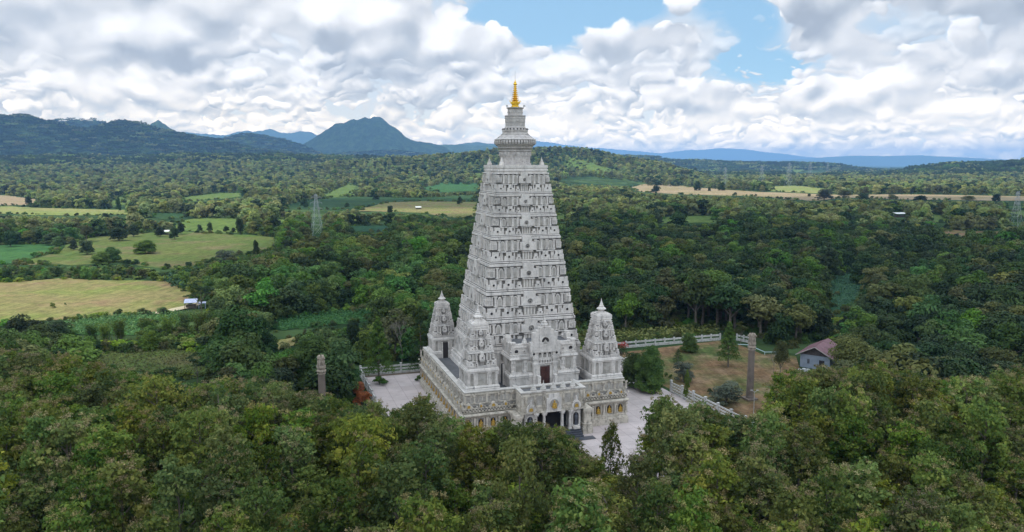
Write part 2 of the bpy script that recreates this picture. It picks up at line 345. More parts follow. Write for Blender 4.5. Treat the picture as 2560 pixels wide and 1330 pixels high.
def hz(x, y):
    x, y = np.asarray(x, float), np.asarray(y, float)
    d = np.hypot(x, y); a = np.arctan2(x, y); z = np.zeros_like(d)
    spur = fbm(x / 520, y / 520, 4, 3); fine = fbm(x / 150, y / 150, 4, 9)
    for D, wf, wb, ro, az_, h_ in HF:
        hr = np.interp(a, az_, h_, left=0, right=0); hr = hr * (1 + .035 * (fbm(a * 170, d * 0 + D, 4, 5) - .5) + .02 * (vnoise(a * 900, d * 0 + D, 8) - .5))
        t = np.where(d < D, (d - (D - wf)) / wf, 1 - (d - D) / wb).clip(0, 1)
        s = t * t * (3 - 2 * t)
        k = np.where(d < D, (1 - s) * s * 4, 0)
        gul = np.abs(fbm(x / 420 + D, y / 420, 4, 12) - .5) * 2
        zz = hr * s * (1 - k * (.55 * spur + .12)) - hr * s * (1 - s) * 1.0 * (1 - gul).clip(0, 1) * (D > 3000) + hr * ro * (fine - .5) * np.minimum(s * 1.2, 1) * .6
        z = np.maximum(z, zz)
    return z * np.clip((d - 600) / 300, 0, 1)
azf = np.concatenate([np.arange(-180, -44, 6.), np.arange(-44, 44.01, .13), np.arange(48, 180, 6.)])
rad = [12.]
while rad[-1] < 26000: rad.append(rad[-1] * 1.018 if rad[-1] > 500 else rad[-1] * 1.09)
rad = np.array(rad); AZ, RD = np.meshgrid(np.radians(azf), rad, indexing='ij')
GX, GY = RD * np.sin(AZ), RD * np.cos(AZ); GZ = hz(GX, GY)
na, nr = GX.shape
V = np.concatenate([np.stack([GX, GY, GZ], -1).reshape(-1, 3), [[0, 0, 0]]])
idx = np.arange(na * nr).reshape(na, nr)
a_, b_ = idx, np.roll(idx, -1, axis=0)
F = np.stack([a_[:, :-1], b_[:, :-1], b_[:, 1:], a_[:, 1:]], -1).reshape(-1, 4)[:, ::-1]
fan = np.stack([np.full(na, na * nr), a_[:, 0], b_[:, 0]], -1)
def fast_mesh(name, V, quads, tris=None, mats=(), smooth=False, tint=None, mi=None):
    me = bpy.data.meshes.new(name); nt_ = 0 if tris is None else len(tris)
    me.vertices.add(len(V)); me.vertices.foreach_set('co', np.asarray(V, np.float32).ravel())
    lv = quads.ravel() if tris is None else np.concatenate([quads.ravel(), tris.ravel()])
    me.loops.add(len(lv)); me.loops.foreach_set('vertex_index', lv.astype(np.int32))
    ls = np.concatenate([np.arange(len(quads)) * 4, len(quads) * 4 + np.arange(nt_) * 3]).astype(np.int32)
    me.polygons.add(len(ls)); me.polygons.foreach_set('loop_start', ls)
    for m in mats: me.materials.append(m)
    if mi is not None: me.polygons.foreach_set('material_index', np.asarray(mi, np.int32))
    if smooth: me.polygons.foreach_set('use_smooth', np.ones(len(ls), bool))
    if tint is not None:
        at = me.attributes.new('tint', 'FLOAT', 'POINT'); at.data.foreach_set('value', np.asarray(tint, np.float32))
    me.update(calc_edges=True); me.validate(); return me
gm = mat('woodland_ground', (.022, .042, .018), .95, (.045, .072, .028), .02, .6, .06, var2=(.025, .040, .018), scale2=.006, amt2=.7, bdist=3.0)
# forest-like grain on the far slopes
t = gm.node_tree; nd = t.nodes; b = nd['Principled BSDF']; b.inputs['Specular IOR Level'].default_value = 0.0
src = b.inputs['Base Color'].links[0].from_socket
tcn = nd.new('ShaderNodeTexCoord')
vo = nd.new('ShaderNodeTexVoronoi'); t.links.new(tcn.outputs['Object'], vo.inputs['Vector']); vo.inputs['Scale'].default_value = .07; vo.inputs['Detail'].default_value = 1
mr = nd.new('ShaderNodeMapRange'); t.links.new(vo.outputs['Color'], mr.inputs[0]); mr.inputs[3].default_value = .55; mr.inputs[4].default_value = 1.5
mm = nd.new('ShaderNodeVectorMath'); mm.operation = 'SCALE'; t.links.new(src, mm.inputs[0]); t.links.new(mr.outputs[0], mm.inputs['Scale'])
t.links.new(mm.outputs[0], b.inputs['Base Color'])
bn = [n for n in nd if n.type == 'BUMP'][0]; t.links.new(vo.outputs['Distance'], bn.inputs['Height']); bn.inputs['Distance'].default_value = 5.0; bn.inputs['Strength'].default_value = .8; bn.invert = True
me = fast_mesh('ground', V, F, fan, [gm], smooth=True)
g = bpy.data.objects.new('ground', me); COL.objects.link(g); tag(g, kind='structure')

# ------------------------------------------------------------------ cumulus overhead (outside the view) that shades parts of the land
cm_ = bpy.data.materials.new('cloud_white'); cm_.use_nodes = True; cm_.node_tree.nodes['Principled BSDF'].inputs['Base Color'].default_value = (.92, .92, .93, 1); cm_.node_tree.nodes['Principled BSDF'].inputs['Roughness'].default_value = 1
import bmesh
def cumulus(tx, ty, rx, ry, alt, seed):
    """a cloud whose shadow falls round (tx, ty)"""
    bm = bmesh.new(); bmesh.ops.create_icosphere(bm, subdivisions=5, radius=1)
    V = np.array([v.co[:] for v in bm.verts]); n = fbm(V[:, 0] * 2.2 + seed * 7 + V[:, 2] * 1.3 + 9, V[:, 1] * 2.2 + seed * 3 - V[:, 2] + 9, 5, seed)
    V *= (.62 + .75 * n)[:, None]; V[:, 2] = np.maximum(V[:, 2], -.25)
    for v, q in zip(bm.verts, V): v.co = (q[0] * rx, q[1] * ry, q[2] * min(rx, ry) * .45)
    me = bpy.data.meshes.new('cloud'); bm.to_mesh(me); bm.free(); me.materials.append(cm_); me.polygons.foreach_set('use_smooth', [True] * len(me.polygons))
    o = bpy.data.objects.new('cloud', me); COL.objects.link(o); k = alt / SUN.z; o.location = (tx + SUN.x * k, ty + SUN.y * k, alt); tag(o, kind='structure')
cumulus(0, 78, 190, 92, 1300, 1); cumulus(230, 380, 330, 300, 1400, 2); cumulus(460, 760, 300, 150, 1500, 5)
cumulus(-1150, 6100, 1500, 900, 3200, 3); cumulus(-1900, 3100, 900, 600, 2600, 4); cumulus(-80, 760, 240, 90, 1500, 6); cumulus(-900, 4600, 700, 400, 2900, 7)

# ------------------------------------------------------------------ fields: real sheets just above the ground
def inpoly(px, py, poly):
    ins = np.zeros(np.shape(px), bool); n = len(poly)
    for i in range(n):
        x1, y1 = poly[i]; x2, y2 = poly[(i + 1) % n]
        if y1 == y2: continue
        c = ((y1 > py) != (y2 > py)) & (px < (x2 - x1) * (py - y1) / (y2 - y1) + x1)
        ins ^= c
    return ins
def field_mat(name, c, v, v2, s=.03, s2=.12, rows=0):
    m = mat(name, c, .95, v, s, .5, 1.0, var2=v2, scale2=s2, amt2=.9, bdist=.4); m.node_tree.nodes['Principled BSDF'].inputs['Specular IOR Level'].default_value = .05
    t = m.node_tree; nd = t.nodes; b = nd['Principled BSDF']; src = b.inputs['Base Color'].links[0].from_socket; k = nd.new('ShaderNodeTexCoord')
    out_ = None                                        # rows of the crop, tufts and bare spots
    for sc_, lo, hi, rot in (((.9, .06, 1), .72, 1.25, .5), ((.35, .35, 1), .66, 1.32, 0), ((1.7, 1.7, 1), .75, 1.28, 0)):
        mp = nd.new('ShaderNodeMapping'); t.links.new(k.outputs['Object'], mp.inputs[0]); mp.inputs['Scale'].default_value = sc_; mp.inputs['Rotation'].default_value = (0, 0, rot + len(name) * .2)
        n = nd.new('ShaderNodeTexNoise'); t.links.new(mp.outputs[0], n.inputs['Vector']); n.inputs['Scale'].default_value = 1; n.inputs['Detail'].default_value = 5; n.inputs['Roughness'].default_value = .65
        r = nd.new('ShaderNodeMapRange'); t.links.new(n.outputs[0], r.inputs[0]); r.inputs[1].default_value = .3; r.inputs[2].default_value = .7; r.inputs[3].default_value = lo; r.inputs[4].default_value = hi
        v_ = nd.new('ShaderNodeVectorMath'); v_.operation = 'SCALE'; t.links.new(src, v_.inputs[0]); t.links.new(r.outputs[0], v_.inputs['Scale']); src = v_.outputs[0]
    t.links.new(src, b.inputs['Base Color'])
    return m
f_tan = field_mat('stubble_meadow', (.165, .145, .062), (.135, .155, .045), (.19, .13, .075), .035, .06)
f_olive = field_mat('olive_meadow', (.085, .105, .03), (.062, .10, .024), (.13, .105, .055), .03, .05)
f_green = field_mat('green_crop', (.03, .085, .028), (.045, .11, .03), (.022, .06, .022), .06, .3)
f_light = field_mat('light_meadow', (.075, .12, .028), (.10, .14, .036), (.055, .09, .025), .04, .09)
f_yell = field_mat('yellow_field', (.16, .19, .055), (.21, .195, .08), (.11, .15, .04), .01, .04)
f_bare = field_mat('bare_field', (.24, .18, .11), (.20, .17, .085), (.28, .22, .14), .01, .03)
f_dgreen = field_mat('dark_crop', (.022, .055, .02), (.035, .072, .024), (.02, .042, .02), .03, .1)
f_teal = field_mat('blue_green_crop', (.022, .062, .033), (.032, .08, .04), (.018, .048, .027), .08, .2)
f_brown = field_mat('worn_lawn', (.16, .10, .055), (.065, .088, .028), (.21, .145, .09), .085, .2)
FIELDS = [
 ('meadow', f_tan, [(-120, 715), (0, 706), (150, 697), (400, 701), (450, 712), (484, 735), (484, 752), (462, 768), (300, 789), (100, 806), (0, 818), (-120, 830)]),
 ('crop_field', f_green, [(-100, 614), (0, 613), (60, 610), (152, 611), (130, 632), (40, 658), (0, 661), (-100, 664)]),
 ('meadow', f_olive, [(40, 661), (132, 634), (160, 610), (230, 592), (300, 588), (420, 578), (560, 585), (690, 592), (690, 620), (640, 634), (575, 640), (520, 655), (470, 672), (420, 674), (300, 656), (180, 664)]),
 ('meadow', f_light, [(438, 556), (500, 545), (590, 546), (620, 556), (600, 572), (640, 582), (560, 584), (440, 576)]),
 ('meadow', f_yell, [(-100, 515), (60, 517), (130, 520), (320, 524), (325, 536), (180, 540), (40, 535), (-100, 530)]),
 ('bare_field', f_bare, [(-100, 486), (20, 488), (60, 492), (95, 500), (90, 513), (0, 514), (-100, 510)]),
 ('crop_field', f_light, [(278, 494), (318, 492), (312, 512), (282, 513)]),
 ('crop_field', f_dgreen, [(360, 533), (450, 532), (500, 541), (420, 548), (370, 545)]),
 ('meadow', f_light, [(455, 493), (540, 483), (600, 482), (640, 488), (520, 500), (460, 505)]),
 ('crop_field', f_dgreen, [(700, 516), (760, 500), (900, 492), (1050, 495), (1190, 488), (1195, 504), (1050, 503), (960, 506), (900, 520), (840, 524), (720, 524)]),
 ('bare_field', f_tan, [(905, 520), (965, 506), (1060, 503), (1195, 505), (1195, 542), (1150, 546), (1080, 535), (1000, 530), (900, 527)]),
 ('meadow', f_light, [(800, 490), (850, 470), (890, 462), (900, 470), (880, 488), (830, 494)]),
 ('crop_field', f_teal, [(860, 566), (960, 563), (1010, 572), (930, 580), (870, 576)]),
 ('crop_field', f_green, [(664, 806), (720, 796), (800, 785), (940, 772), (955, 790), (900, 806), (830, 812), (760, 822), (690, 828)]),
 ('crop_field', f_green, [(158, 806), (210, 798), (300, 790), (440, 782), (520, 790), (520, 800), (360, 806), (340, 838), (200, 838), (160, 830)]),
 ('meadow', f_olive, [(205, 905), (240, 884), (340, 882), (460, 870), (520, 892), (520, 940), (480, 948), (380, 930), (280, 930)]),
 ('meadow', f_tan, [(676, 852), (750, 844), (757, 856), (700, 875), (680, 872)]),
 ('meadow', f_light, [(1440, 836), (1560, 829), (1700, 823), (1795, 822), (1795, 836), (1660, 848), (1560, 858), (1450, 862)]),
 ('crop_field', f_teal, [(2078, 686), (2120, 684), (2165, 692), (2150, 730), (2125, 775), (2080, 790), (2068, 740)]),
 ('bare_field', f_bare, [(1570, 470), (1640, 465), (1760, 470), (1900, 480), (2100, 487), (2300, 486), (2640, 492), (2640, 503), (2300, 500), (2120, 494), (2040, 502), (1990, 500), (1880, 490), (1700, 486), (1600, 480)]),
 ('meadow', f_yell, [(1920, 466), (1990, 464), (2085, 474), (2060, 484), (2000, 482), (1930, 478)]),
 ('crop_field', f_green, [(1050, 471), (1120, 463), (1195, 462), (1195, 477), (1100, 480)]),
 ('meadow', f_light, [(1390, 449), (1480, 442), (1560, 450), (1630, 459), (1560, 463), (1420, 458)]),
 ('meadow', f_light, [(640, 556), (700, 549), (770, 552), (700, 560)]),
 ('crop_field', f_light, [(1960, 428), (2060, 425), (2080, 430), (1990, 433)]),
 ('meadow', f_light, [(1388, 530), (1415, 524), (1420, 548), (1392, 556)]),
 ('meadow', f_light, [(1640, 548), (1700, 540), (1792, 540), (1790, 556), (1700, 560), (1650, 558)]),
 ('crop_field', f_light, [(2326, 535), (2365, 540), (2368, 556), (2335, 556)]),
 ('bare_field', f_brown, [(2352, 574), (2420, 578), (2520, 580), (2500, 592), (2420, 596), (2360, 590)]),
 ('meadow', f_light, [(2530, 527), (2570, 525), (2600, 540), (2540, 545)]),
 ('meadow', f_light, [(2005, 603), (2080, 600), (2080, 608), (2010, 612)]),
]
zoff = .05
for nm, m_, pl_ in FIELDS:
    pts = [gp(x, y) for x, y in pl_]
    bb = MB(); zo = zoff + .004
    zoff = zo
    # subdivide the outline, wobble it, follow the ground
    ring = []
    for i in range(len(pts)):
        p, q = pts[i], pts[(i + 1) % len(pts)]
        for k in range(4):
            w = p + (q - p) * k / 4; dd = math.hypot(*w[:2]) * .004
            ring.append((w[0] + random.uniform(-dd, dd), w[1] + random.uniform(-dd, dd) * 2, zo + float(hz(w[0], w[1]))))
    bb.add(ring, [tuple(range(len(ring)))]); o = bb.build(nm, m_)
    if o.data.polygons[0].normal.z < 0: o.data.flip_normals()
    o.location.z = .0; tag(o, kind='structure')

# temple terrace, planted garden lawn, dirt track
def sheet(name, pts, m, z, kind='structure'):
    bb = MB(); bb.add([(p[0], p[1], z) for p in pts], [tuple(range(len(pts)))]); o = bb.build(name, m)
    if o.data.polygons[0].normal.z < 0: o.data.flip_normals()
    return tag(o, kind=kind)
pave = mat('pink_paving', (.50, .43, .42), .8, (.43, .37, .36), .35, .1, 4, var2=(.30, .27, .255), scale2=.12, amt2=.5)
t = pave.node_tree; nd = t.nodes; b = nd['Principled BSDF']; src = b.inputs['Base Color'].links[0].from_socket
tcn = nd.new('ShaderNodeTexCoord'); mp = nd.new('ShaderNodeMapping'); mp.inputs['Rotation'].default_value = (0, 0, -TH); t.links.new(tcn.outputs['Object'], mp.inputs[0])
br = nd.new('ShaderNodeTexBrick'); br.offset = 0; t.links.new(mp.outputs[0], br.inputs['Vector']); br.inputs['Scale'].default_value = 1.0
br.inputs['Brick Width'].default_value = 2.4; br.inputs['Row Height'].default_value = 2.4; br.inputs['Mortar Size'].default_value = .05
br.inputs['Color1'].default_value = (1, 1, 1, 1); br.inputs['Color2'].default_value = (.93, .92, .91, 1); br.inputs['Mortar'].default_value = (.72, .71, .70, 1)
mu = nd.new('ShaderNodeMix'); mu.data_type = 'RGBA'; mu.blend_type = 'MULTIPLY'; mu.inputs[0].default_value = 1; t.links.new(src, mu.inputs[6]); t.links.new(br.outputs[0], mu.inputs[7])
t.links.new(mu.outputs[2], b.inputs['Base Color'])
sheet('terrace', [tw(-9, -22), tw(40, -22), tw(38.8, 14), tw(38.8, 36.2), tw(-9, 36.2)], pave, .02)
litter = mat('leaf_litter', (.055, .045, .028), .95, (.085, .07, .04), .5, .4, 3, var2=(.035, .04, .02), scale2=.2)
sheet('wood_floor', [(-110, 30), (110, 30), (110, 80), (75, 98), (-75, 98), (-110, 80)], litter, .008)
sheet('garden_lawn', [gp(1560, 880), gp(1797, 852), gp(1835, 857), gp(1905, 885), gp(1990, 890), gp(2010, 960), gp(1985, 1010), gp(1880, 1060), tw(40.3, -3), tw(38.9, 36)], f_brown, .012)
sheet('planting_strip', [tw(-9, 36.2), tw(38.8, 36.2), tw(38.8, 38.2), tw(-9.6, 38.2)], soil, .03)
track = mat('pale_track', (.36, .31, .22), .95, (.30, .27, .18), .3)
sheet('path', [gp(370, 786), gp(420, 776), gp(470, 765), gp(500, 756), gp(500, 764), gp(470, 773), gp(400, 787)], track, .30)

# ------------------------------------------------------------------ the temple
temple = empty('temple', (P0[0], P0[1], 0), TH, 'tall grey stone pyramid temple with gilded spire, standing on the pale paved terrace', 'temple')
FR = [((1, 0), (0, -1)), ((0, 1), (1, 0)), ((-1, 0), (0, 1)), ((0, -1), (-1, 0))]      # per face: u axis, outward axis
class Face:
    """adds carving to one face of a square body centred at c"""
    def __init__(s, mb, c, k): s.mb, s.c, (s.u, s.w) = mb, c, FR[k]
    def P(s, u, d, z): return (s.c[0] + u * s.u[0] + d * s.w[0], s.c[1] + u * s.u[1] + d * s.w[1], z)
    def box(s, u0, u1, z0, z1, d0, d1, mi=0, tu=0., td=0.):
        v = [s.P(u0, d0, z0), s.P(u1, d0, z0), s.P(u1, d1, z0), s.P(u0, d1, z0), s.P(u0 + tu, d0, z1), s.P(u1 - tu, d0, z1), s.P(u1 - tu, d1 - td, z1), s.P(u0 + tu, d1 - td, z1)]
        s.mb.add(v, [(0, 1, 2, 3), (4, 7, 6, 5), (0, 4, 5, 1), (1, 5, 6, 2), (2, 6, 7, 3), (3, 7, 4, 0)], mi)
    def prism(s, pts, d0, d1, mi=0):
        n = len(pts); v = [s.P(u, d0, z) for u, z in pts] + [s.P(u, d1, z) for u, z in pts]
        s.mb.add(v, [tuple(range(n)), tuple(range(n, 2 * n))[::-1]] + [(i, i + n, (i + 1) % n + n, (i + 1) % n) for i in range(n)], mi)
    def disc(s, u, z, r, d0, d1, mi=0, n=12): s.prism([(u + r * math.cos(2 * math.pi * i / n), z + r * math.sin(2 * math.pi * i / n)) for i in range(n)], d0, d1, mi)
    def ring(s, u, z, r, r2, d0, d1, mi=0, n=12):
        for i in range(n):
            a, b = 2 * math.pi * i / n, 2 * math.pi * (i + 1) / n
            s.prism([(u + r2 * math.cos(a), z + r2 * math.sin(a)), (u + r * math.cos(a), z + r * math.sin(a)), (u + r * math.cos(b), z + r * math.sin(b)), (u + r2 * math.cos(b), z + r2 * math.sin(b))], d0, d1, mi)
    def arch(s, u, w, z0, z1, d0, d1, mi=0, pointed=False):
        zs = z1 - w * (1.3 if pointed else .95)
        if zs < z0: zs = z0 + .3 * (z1 - z0)
        p = [(u - w, z0), (u + w, z0), (u + w, zs)]
        for i in range(1, 6):
            a = math.pi * i / 6; r = (1 - .25 * abs(math.cos(a)) ** 2) if pointed and i != 3 else 1
            p.append((u + w * math.cos(a) * r, zs + (z1 - zs) * math.sin(a) ** (1.4 if pointed else 1)))
        p.append((u - w, zs)); s.prism(p, d0, d1, mi)
    def niche(s, u, w, z0, z1, d, arch=True, pointed=False, mi=1, depth=.07):
        """raised frame round a sunk panel"""
        if arch:
            s.arch(u, w, z0, z1, d - .05, d + depth, 0, pointed); s.arch(u, w * .66, z0 + .03, z1 - w * .38, d, d + depth + .006, mi, pointed)
        else:
            s.box(u - w, u + w, z0, z1, d - .05, d + .015, mi); s.box(u - w, u - w * .8, z0, z1, d, d + depth); s.box(u + w * .8, u + w, z0, z1, d, d + depth)
    def gable(s, u, w, z0, z1, d, hr, mi=0, hm=2, td=0):
        """stepped cross-shaped gable with a round hole"""
        h = z1 - z0
        s.box(u - w, u + w, z0, z0 + h * .55, d - .2, d + .13); s.box(u - w * .62, u + w * .62, z0 + h * .552, z1, d - .2, d + .125)
        s.ring(u, z0 + h * .47, hr, hr * 1.45, d + .1, d + .17, 0, 10); s.disc(u, z0 + h * .47, hr, d + .1, d + .14, hm, 10)

def storey(mb, c, z0, z1, b0, b1, rich=True, top=False):
    """one tier: double ledge, row of pierced gables, row of columns and niches"""
    h = z1 - z0; bm = lambda z: b0 + (b1 - b0) * (z - z0) / h
    cx_, cy_ = c
    rec = .26 * (b0 / 6) ** .5
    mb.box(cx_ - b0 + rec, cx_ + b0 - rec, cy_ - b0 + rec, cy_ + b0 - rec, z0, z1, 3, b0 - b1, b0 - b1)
    for za, zb, q in ((0, .05, .14), (.08, .118, .05), (.955, 1.0, .10)):
        B = bm(z0 + h * (za + zb) / 2) + q * (1 if rich else .8)
        mb.box(cx_ - B, cx_ + B, cy_ - B, cy_ + B, z0 + h * za, z0 + h * zb, 0, .03, .03)
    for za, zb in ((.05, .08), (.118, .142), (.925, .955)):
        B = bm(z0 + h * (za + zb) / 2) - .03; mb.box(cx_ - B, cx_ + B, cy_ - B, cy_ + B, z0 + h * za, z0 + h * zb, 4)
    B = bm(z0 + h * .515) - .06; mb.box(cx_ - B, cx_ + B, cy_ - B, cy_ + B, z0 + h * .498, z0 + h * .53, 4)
    for k in range(4):
        f = Face(mb, c, k)
        zg0, zg1 = z0 + .142 * h, z0 + .495 * h; bg = bm((zg0 + zg1) / 2)
        s = bg / 6.
        us = ((.86, .14), (.50, .125), (.235, .07)) if rich else ((.80, .2), (.42, .12))
        for u, w in us:
            for sg in (-1, 1):
                f.gable(sg * u * bg, w * bg, zg0, zg1 - (0 if w > .1 else .1 * h), bg - .02, (.030 if w > .1 else .018) * bg * (1 if rich else 1.35))
        f.box(-.99 * bg, .99 * bg, zg0, zg0 + .04 * h, bg - .3, bg + .06)
        for u0, u1 in (((.66, .74), (.33, .37)) if rich else ((.56, .60),)):
            for sg in (-1, 1):
                a_, b_ = sorted((sg * u0 * bg, sg * u1 * bg)); f.box(a_, b_, zg0 + .04 * h, zg1 - .04 * h, bg - .3, bg - .02)
        zs = z0 + .505 * h; bs = bm(zs)
        for u0, u1 in (((.60, .76), (.28, .42)) if rich else ((.55, .70),)):
            for sg in (-1, 1):
                a_, b_ = sorted((sg * u0 * bs, sg * u1 * bs)); f.box(a_ - .02 * bs, b_ + .02 * bs, zs - .03 * h, zs + .012 * h, bs - .3, bs + .16)
        zc0, zc1 = z0 + .53 * h, z0 + .925 * h; bc = bm((zc0 + zc1) / 2)
        cols = (.785, .585, .415, .245) if rich else (.70, .40)
        for u in cols:
            for sg in (-1, 1):
                uu = sg * u * bc; w = .024 * bc if rich else .045 * bc
                f.box(uu - w, uu + w, zc0, zc1, bc - .3, bc + .08)
                f.box(uu - w * 1.7, uu + w * 1.7, zc1 - .045 * h, zc1, bc - .3, bc + .12); f.box(uu - w * 1.6, uu + w * 1.6, zc0, zc0 + .035 * h, bc - .3, bc + .11)
        if rich:
            for sg in (-1, 1):
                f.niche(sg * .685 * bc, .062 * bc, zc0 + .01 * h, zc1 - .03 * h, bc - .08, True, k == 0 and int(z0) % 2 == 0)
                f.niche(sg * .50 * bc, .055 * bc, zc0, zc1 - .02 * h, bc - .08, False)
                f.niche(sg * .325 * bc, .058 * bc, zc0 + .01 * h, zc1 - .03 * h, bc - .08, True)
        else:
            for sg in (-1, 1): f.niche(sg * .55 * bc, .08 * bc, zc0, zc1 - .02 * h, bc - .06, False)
        # fluted block at the corner of the column row
        for sg in (-1, 1):
            for i in range(4 if rich else 2):
                u = sg * (.855 + i * (.035 if rich else .07)) * bc; w = .012 * bc if rich else .03 * bc
                f.box(u - w, u + w, zc0 + .09 * h, zc0 + .25 * h, bc - .3, bc + .10); f.box(u - w, u + w, zc0 + .27 * h, zc1 - .02 * h, bc - .3, bc - .02)
            a_, b_ = sorted((sg * .84 * bc, sg * .985 * bc)); f.box(a_, b_, zc0 + .05 * h, zc0 + .085 * h, bc - .3, bc + .06); f.box(a_, b_, zc0 + .252 * h, zc0 + .268 * h, bc - .3, bc + .12)
        # central panel with its round opening
        zp = z0 + .70 * h; bp = bm(z0 + .5 * h) + .08
        f.box(-.205 * bc, .205 * bc, z0 + .54 * h, z0 + .85 * h, bc - .3, bp + .16); f.box(-.135 * bc, .135 * bc, z0 + .852 * h, z0 + 1.06 * h, bc - .3, bp + .15)
        f.box(-.16 * bc, .16 * bc, z0 + .485 * h, z0 + .515 * h, bc - .3, bp + .24); bp += .06
        f.ring(0, zp, .062 * bc, .070 * bc, bp + .05, bp + .16, 0, 14); f.disc(0, zp, .062 * bc, bp + .05, bp + .108, 3, 14)  # disc darkened in colour to stand for a shaded recess
        f.disc(0, zp - .02 * bc, .018 * bc, bp + .1, bp + .125, 2, 8)
        if not rich: f.disc(0, zp, .055 * bc, bp + .1, bp + .12, 2, 8)
        for i in range(4):
            u = (-.11 + .0733 * i) * bc; f.box(u - .014 * bc, u + .014 * bc, z0 + .2 * h, z0 + .47 * h, bc - .3, bg + .03)
        f.box(-.14 * bc, .14 * bc, z0 + .18 * h, z0 + .46 * h, bg - .3, bg - .04, 2 if not rich else 1)

jointm = mat('dark_joint', (.10, .093, .085), .95, (.055, .05, .047), 2)  # near-black strips filling the joints between ledges, gables and columns
recessm = mat('recess_stone', (.30, .28, .255), .9, (.15, .14, .13), 2.2, .4, 6, var2=(.07, .065, .06), scale2=5, amt2=.8)  # darker mottled stone for recess walls, gap backings and round discs
TM = [stone, stone2, hole, recessm, jointm]
TCn = (12.6, 15.0)
hb = lambda z: 3.8 + .146 * (38 - z)
tower = MB(); b0 = hb(6.4); 
tower.box(TCn[0] - b0, TCn[0] + b0, TCn[1] - b0, TCn[1] + b0, 6.0, 10.9, 0, b0 - hb(10.9), b0 - hb(10.9))
for za, zb, q in ((6.02, 6.7, .5), (6.7, 7.0, .38), (7.0, 7.35, .45), (7.35, 7.7, .2), (10.3, 10.6, .12), (10.65, 10.9, .2)):
    B = hb(za) + q; tower.box(TCn[0] - B, TCn[0] + B, TCn[1] - B, TCn[1] + B, za, zb, 0, .04, .04)
for k in range(4):
    f = Face(tower, TCn, k); B = hb(9)
    for i in range(9):
        u = (-.88 + .22 * i) * B
        f.box(u - .16, u + .16, 7.7, 10.3, B - .3, B + .12)
        if i < 8: f.niche(u + .11 * B, .55, 7.8, 10.0, B - .05, i % 2 == 0)
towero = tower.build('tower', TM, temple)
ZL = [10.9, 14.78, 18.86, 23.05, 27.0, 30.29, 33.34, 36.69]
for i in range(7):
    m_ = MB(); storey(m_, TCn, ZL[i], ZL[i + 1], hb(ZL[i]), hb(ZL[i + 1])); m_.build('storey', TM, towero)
cp = MB()
for za, zb, q, tp in ((36.7, 36.95, .02, 0), (36.98, 37.25, .14, .05), (37.25, 37.42, .02, 0), (37.42, 37.85, .12, 0)):
    B = 3.82 + q; cp.box(TCn[0] - B, TCn[0] + B, TCn[1] - B, TCn[1] + B, za, zb, 0, tp, tp)
cp.build('cornice', TM, towero)
def stupa_prof(s, z): return [(.62 * s, z), (.62 * s, z + .1 * s), (.5 * s, z + .14 * s), (.56 * s, z + .32 * s), (.46 * s, z + .55 * s), (.3 * s, z + .66 * s), (.42 * s, z + .7 * s), (.42 * s, z + .78 * s), (.24 * s, z + .86 * s), (.27 * s, z + .96 * s), (.17 * s, z + 1.08 * s), (.18 * s, z + 1.18 * s), (.1 * s, z + 1.32 * s), (.09 * s, z + 1.45 * s), (.02 * s, z + 1.85 * s)]
for sx in (-1, 1):
    for sy in (-1, 1):
        q = MB(); q.lathe(stupa_prof(.68, 37.85), 14, (TCn[0] + sx * 3.2, TCn[1] + sy * 3.2)); q.build('finial', [stone], towero)
# spire: drum, wide fluted rim, stepped neck, gilded top
SPM = [spirestone, stone2, hole, recessm]
sp = MB(); c = TCn
sp.lathe([(2.5, 37.85), (2.5, 38.1), (2.33, 38.15), (2.33, 38.9), (2.36, 38.95), (2.40, 39.9), (2.55, 39.95), (2.55, 40.1), (2.35, 40.14), (2.42, 40.28), (2.68, 40.4), (2.70, 40.62), (2.85, 40.75), (3.12, 41.0)], 32, c)
sp.lathe([(3.0, 40.9), (3.06, 41.0), (3.1, 41.3), (3.06, 41.66)], 32, c, 3)
for i in range(44):
    a = 2 * math.pi * i / 44; Rm = np.array([[math.cos(a), -math.sin(a), 0], [math.sin(a), math.cos(a), 0], [0, 0, 1]]); sp.X = (Rm, np.array((c[0], c[1], 0.)))
    sp.add([(2.95, -.15, 41.0), (3.2, -.15, 41.02), (3.27, -.15, 41.3), (3.2, -.15, 41.62), (2.95, -.15, 41.66), (2.95, .15, 41.0), (3.2, .15, 41.02), (3.27, .15, 41.3), (3.2, .15, 41.62), (2.95, .15, 41.66)], [(0, 1, 2, 3, 4), (9, 8, 7, 6, 5), (1, 6, 7, 2), (2, 7, 8, 3), (3, 8, 9, 4), (0, 5, 6, 1)])
sp.X = None
sp.lathe([(3.0, 41.67), (3.24, 41.68), (3.2, 41.75), (2.75, 41.95), (2.2, 42.38), (2.12, 42.42)], 32, c)
for i in range(10):
    a = 2 * math.pi * i / 10; sp.tube([(c[0] + 3.1 * math.cos(a), c[1] + 3.1 * math.sin(a), 41.73), (c[0] + 2.2 * math.cos(a), c[1] + 2.2 * math.sin(a), 42.4)], .06, 4)
sp.lathe([(2.16, 42.38), (2.18, 42.55), (2.0, 42.6), (2.0, 42.8), (1.86, 42.85), (1.9, 43.2), (1.68, 43.3), (1.62, 43.6), (1.5, 43.7), (1.5, 44.3), (1.56, 44.4), (1.56, 45.15), (1.62, 45.25), (1.62, 45.38), (1.14, 45.42), (1.14, 46.35), (1.32, 46.45), (1.36, 46.6), (.6, 46.66)], 32, c)
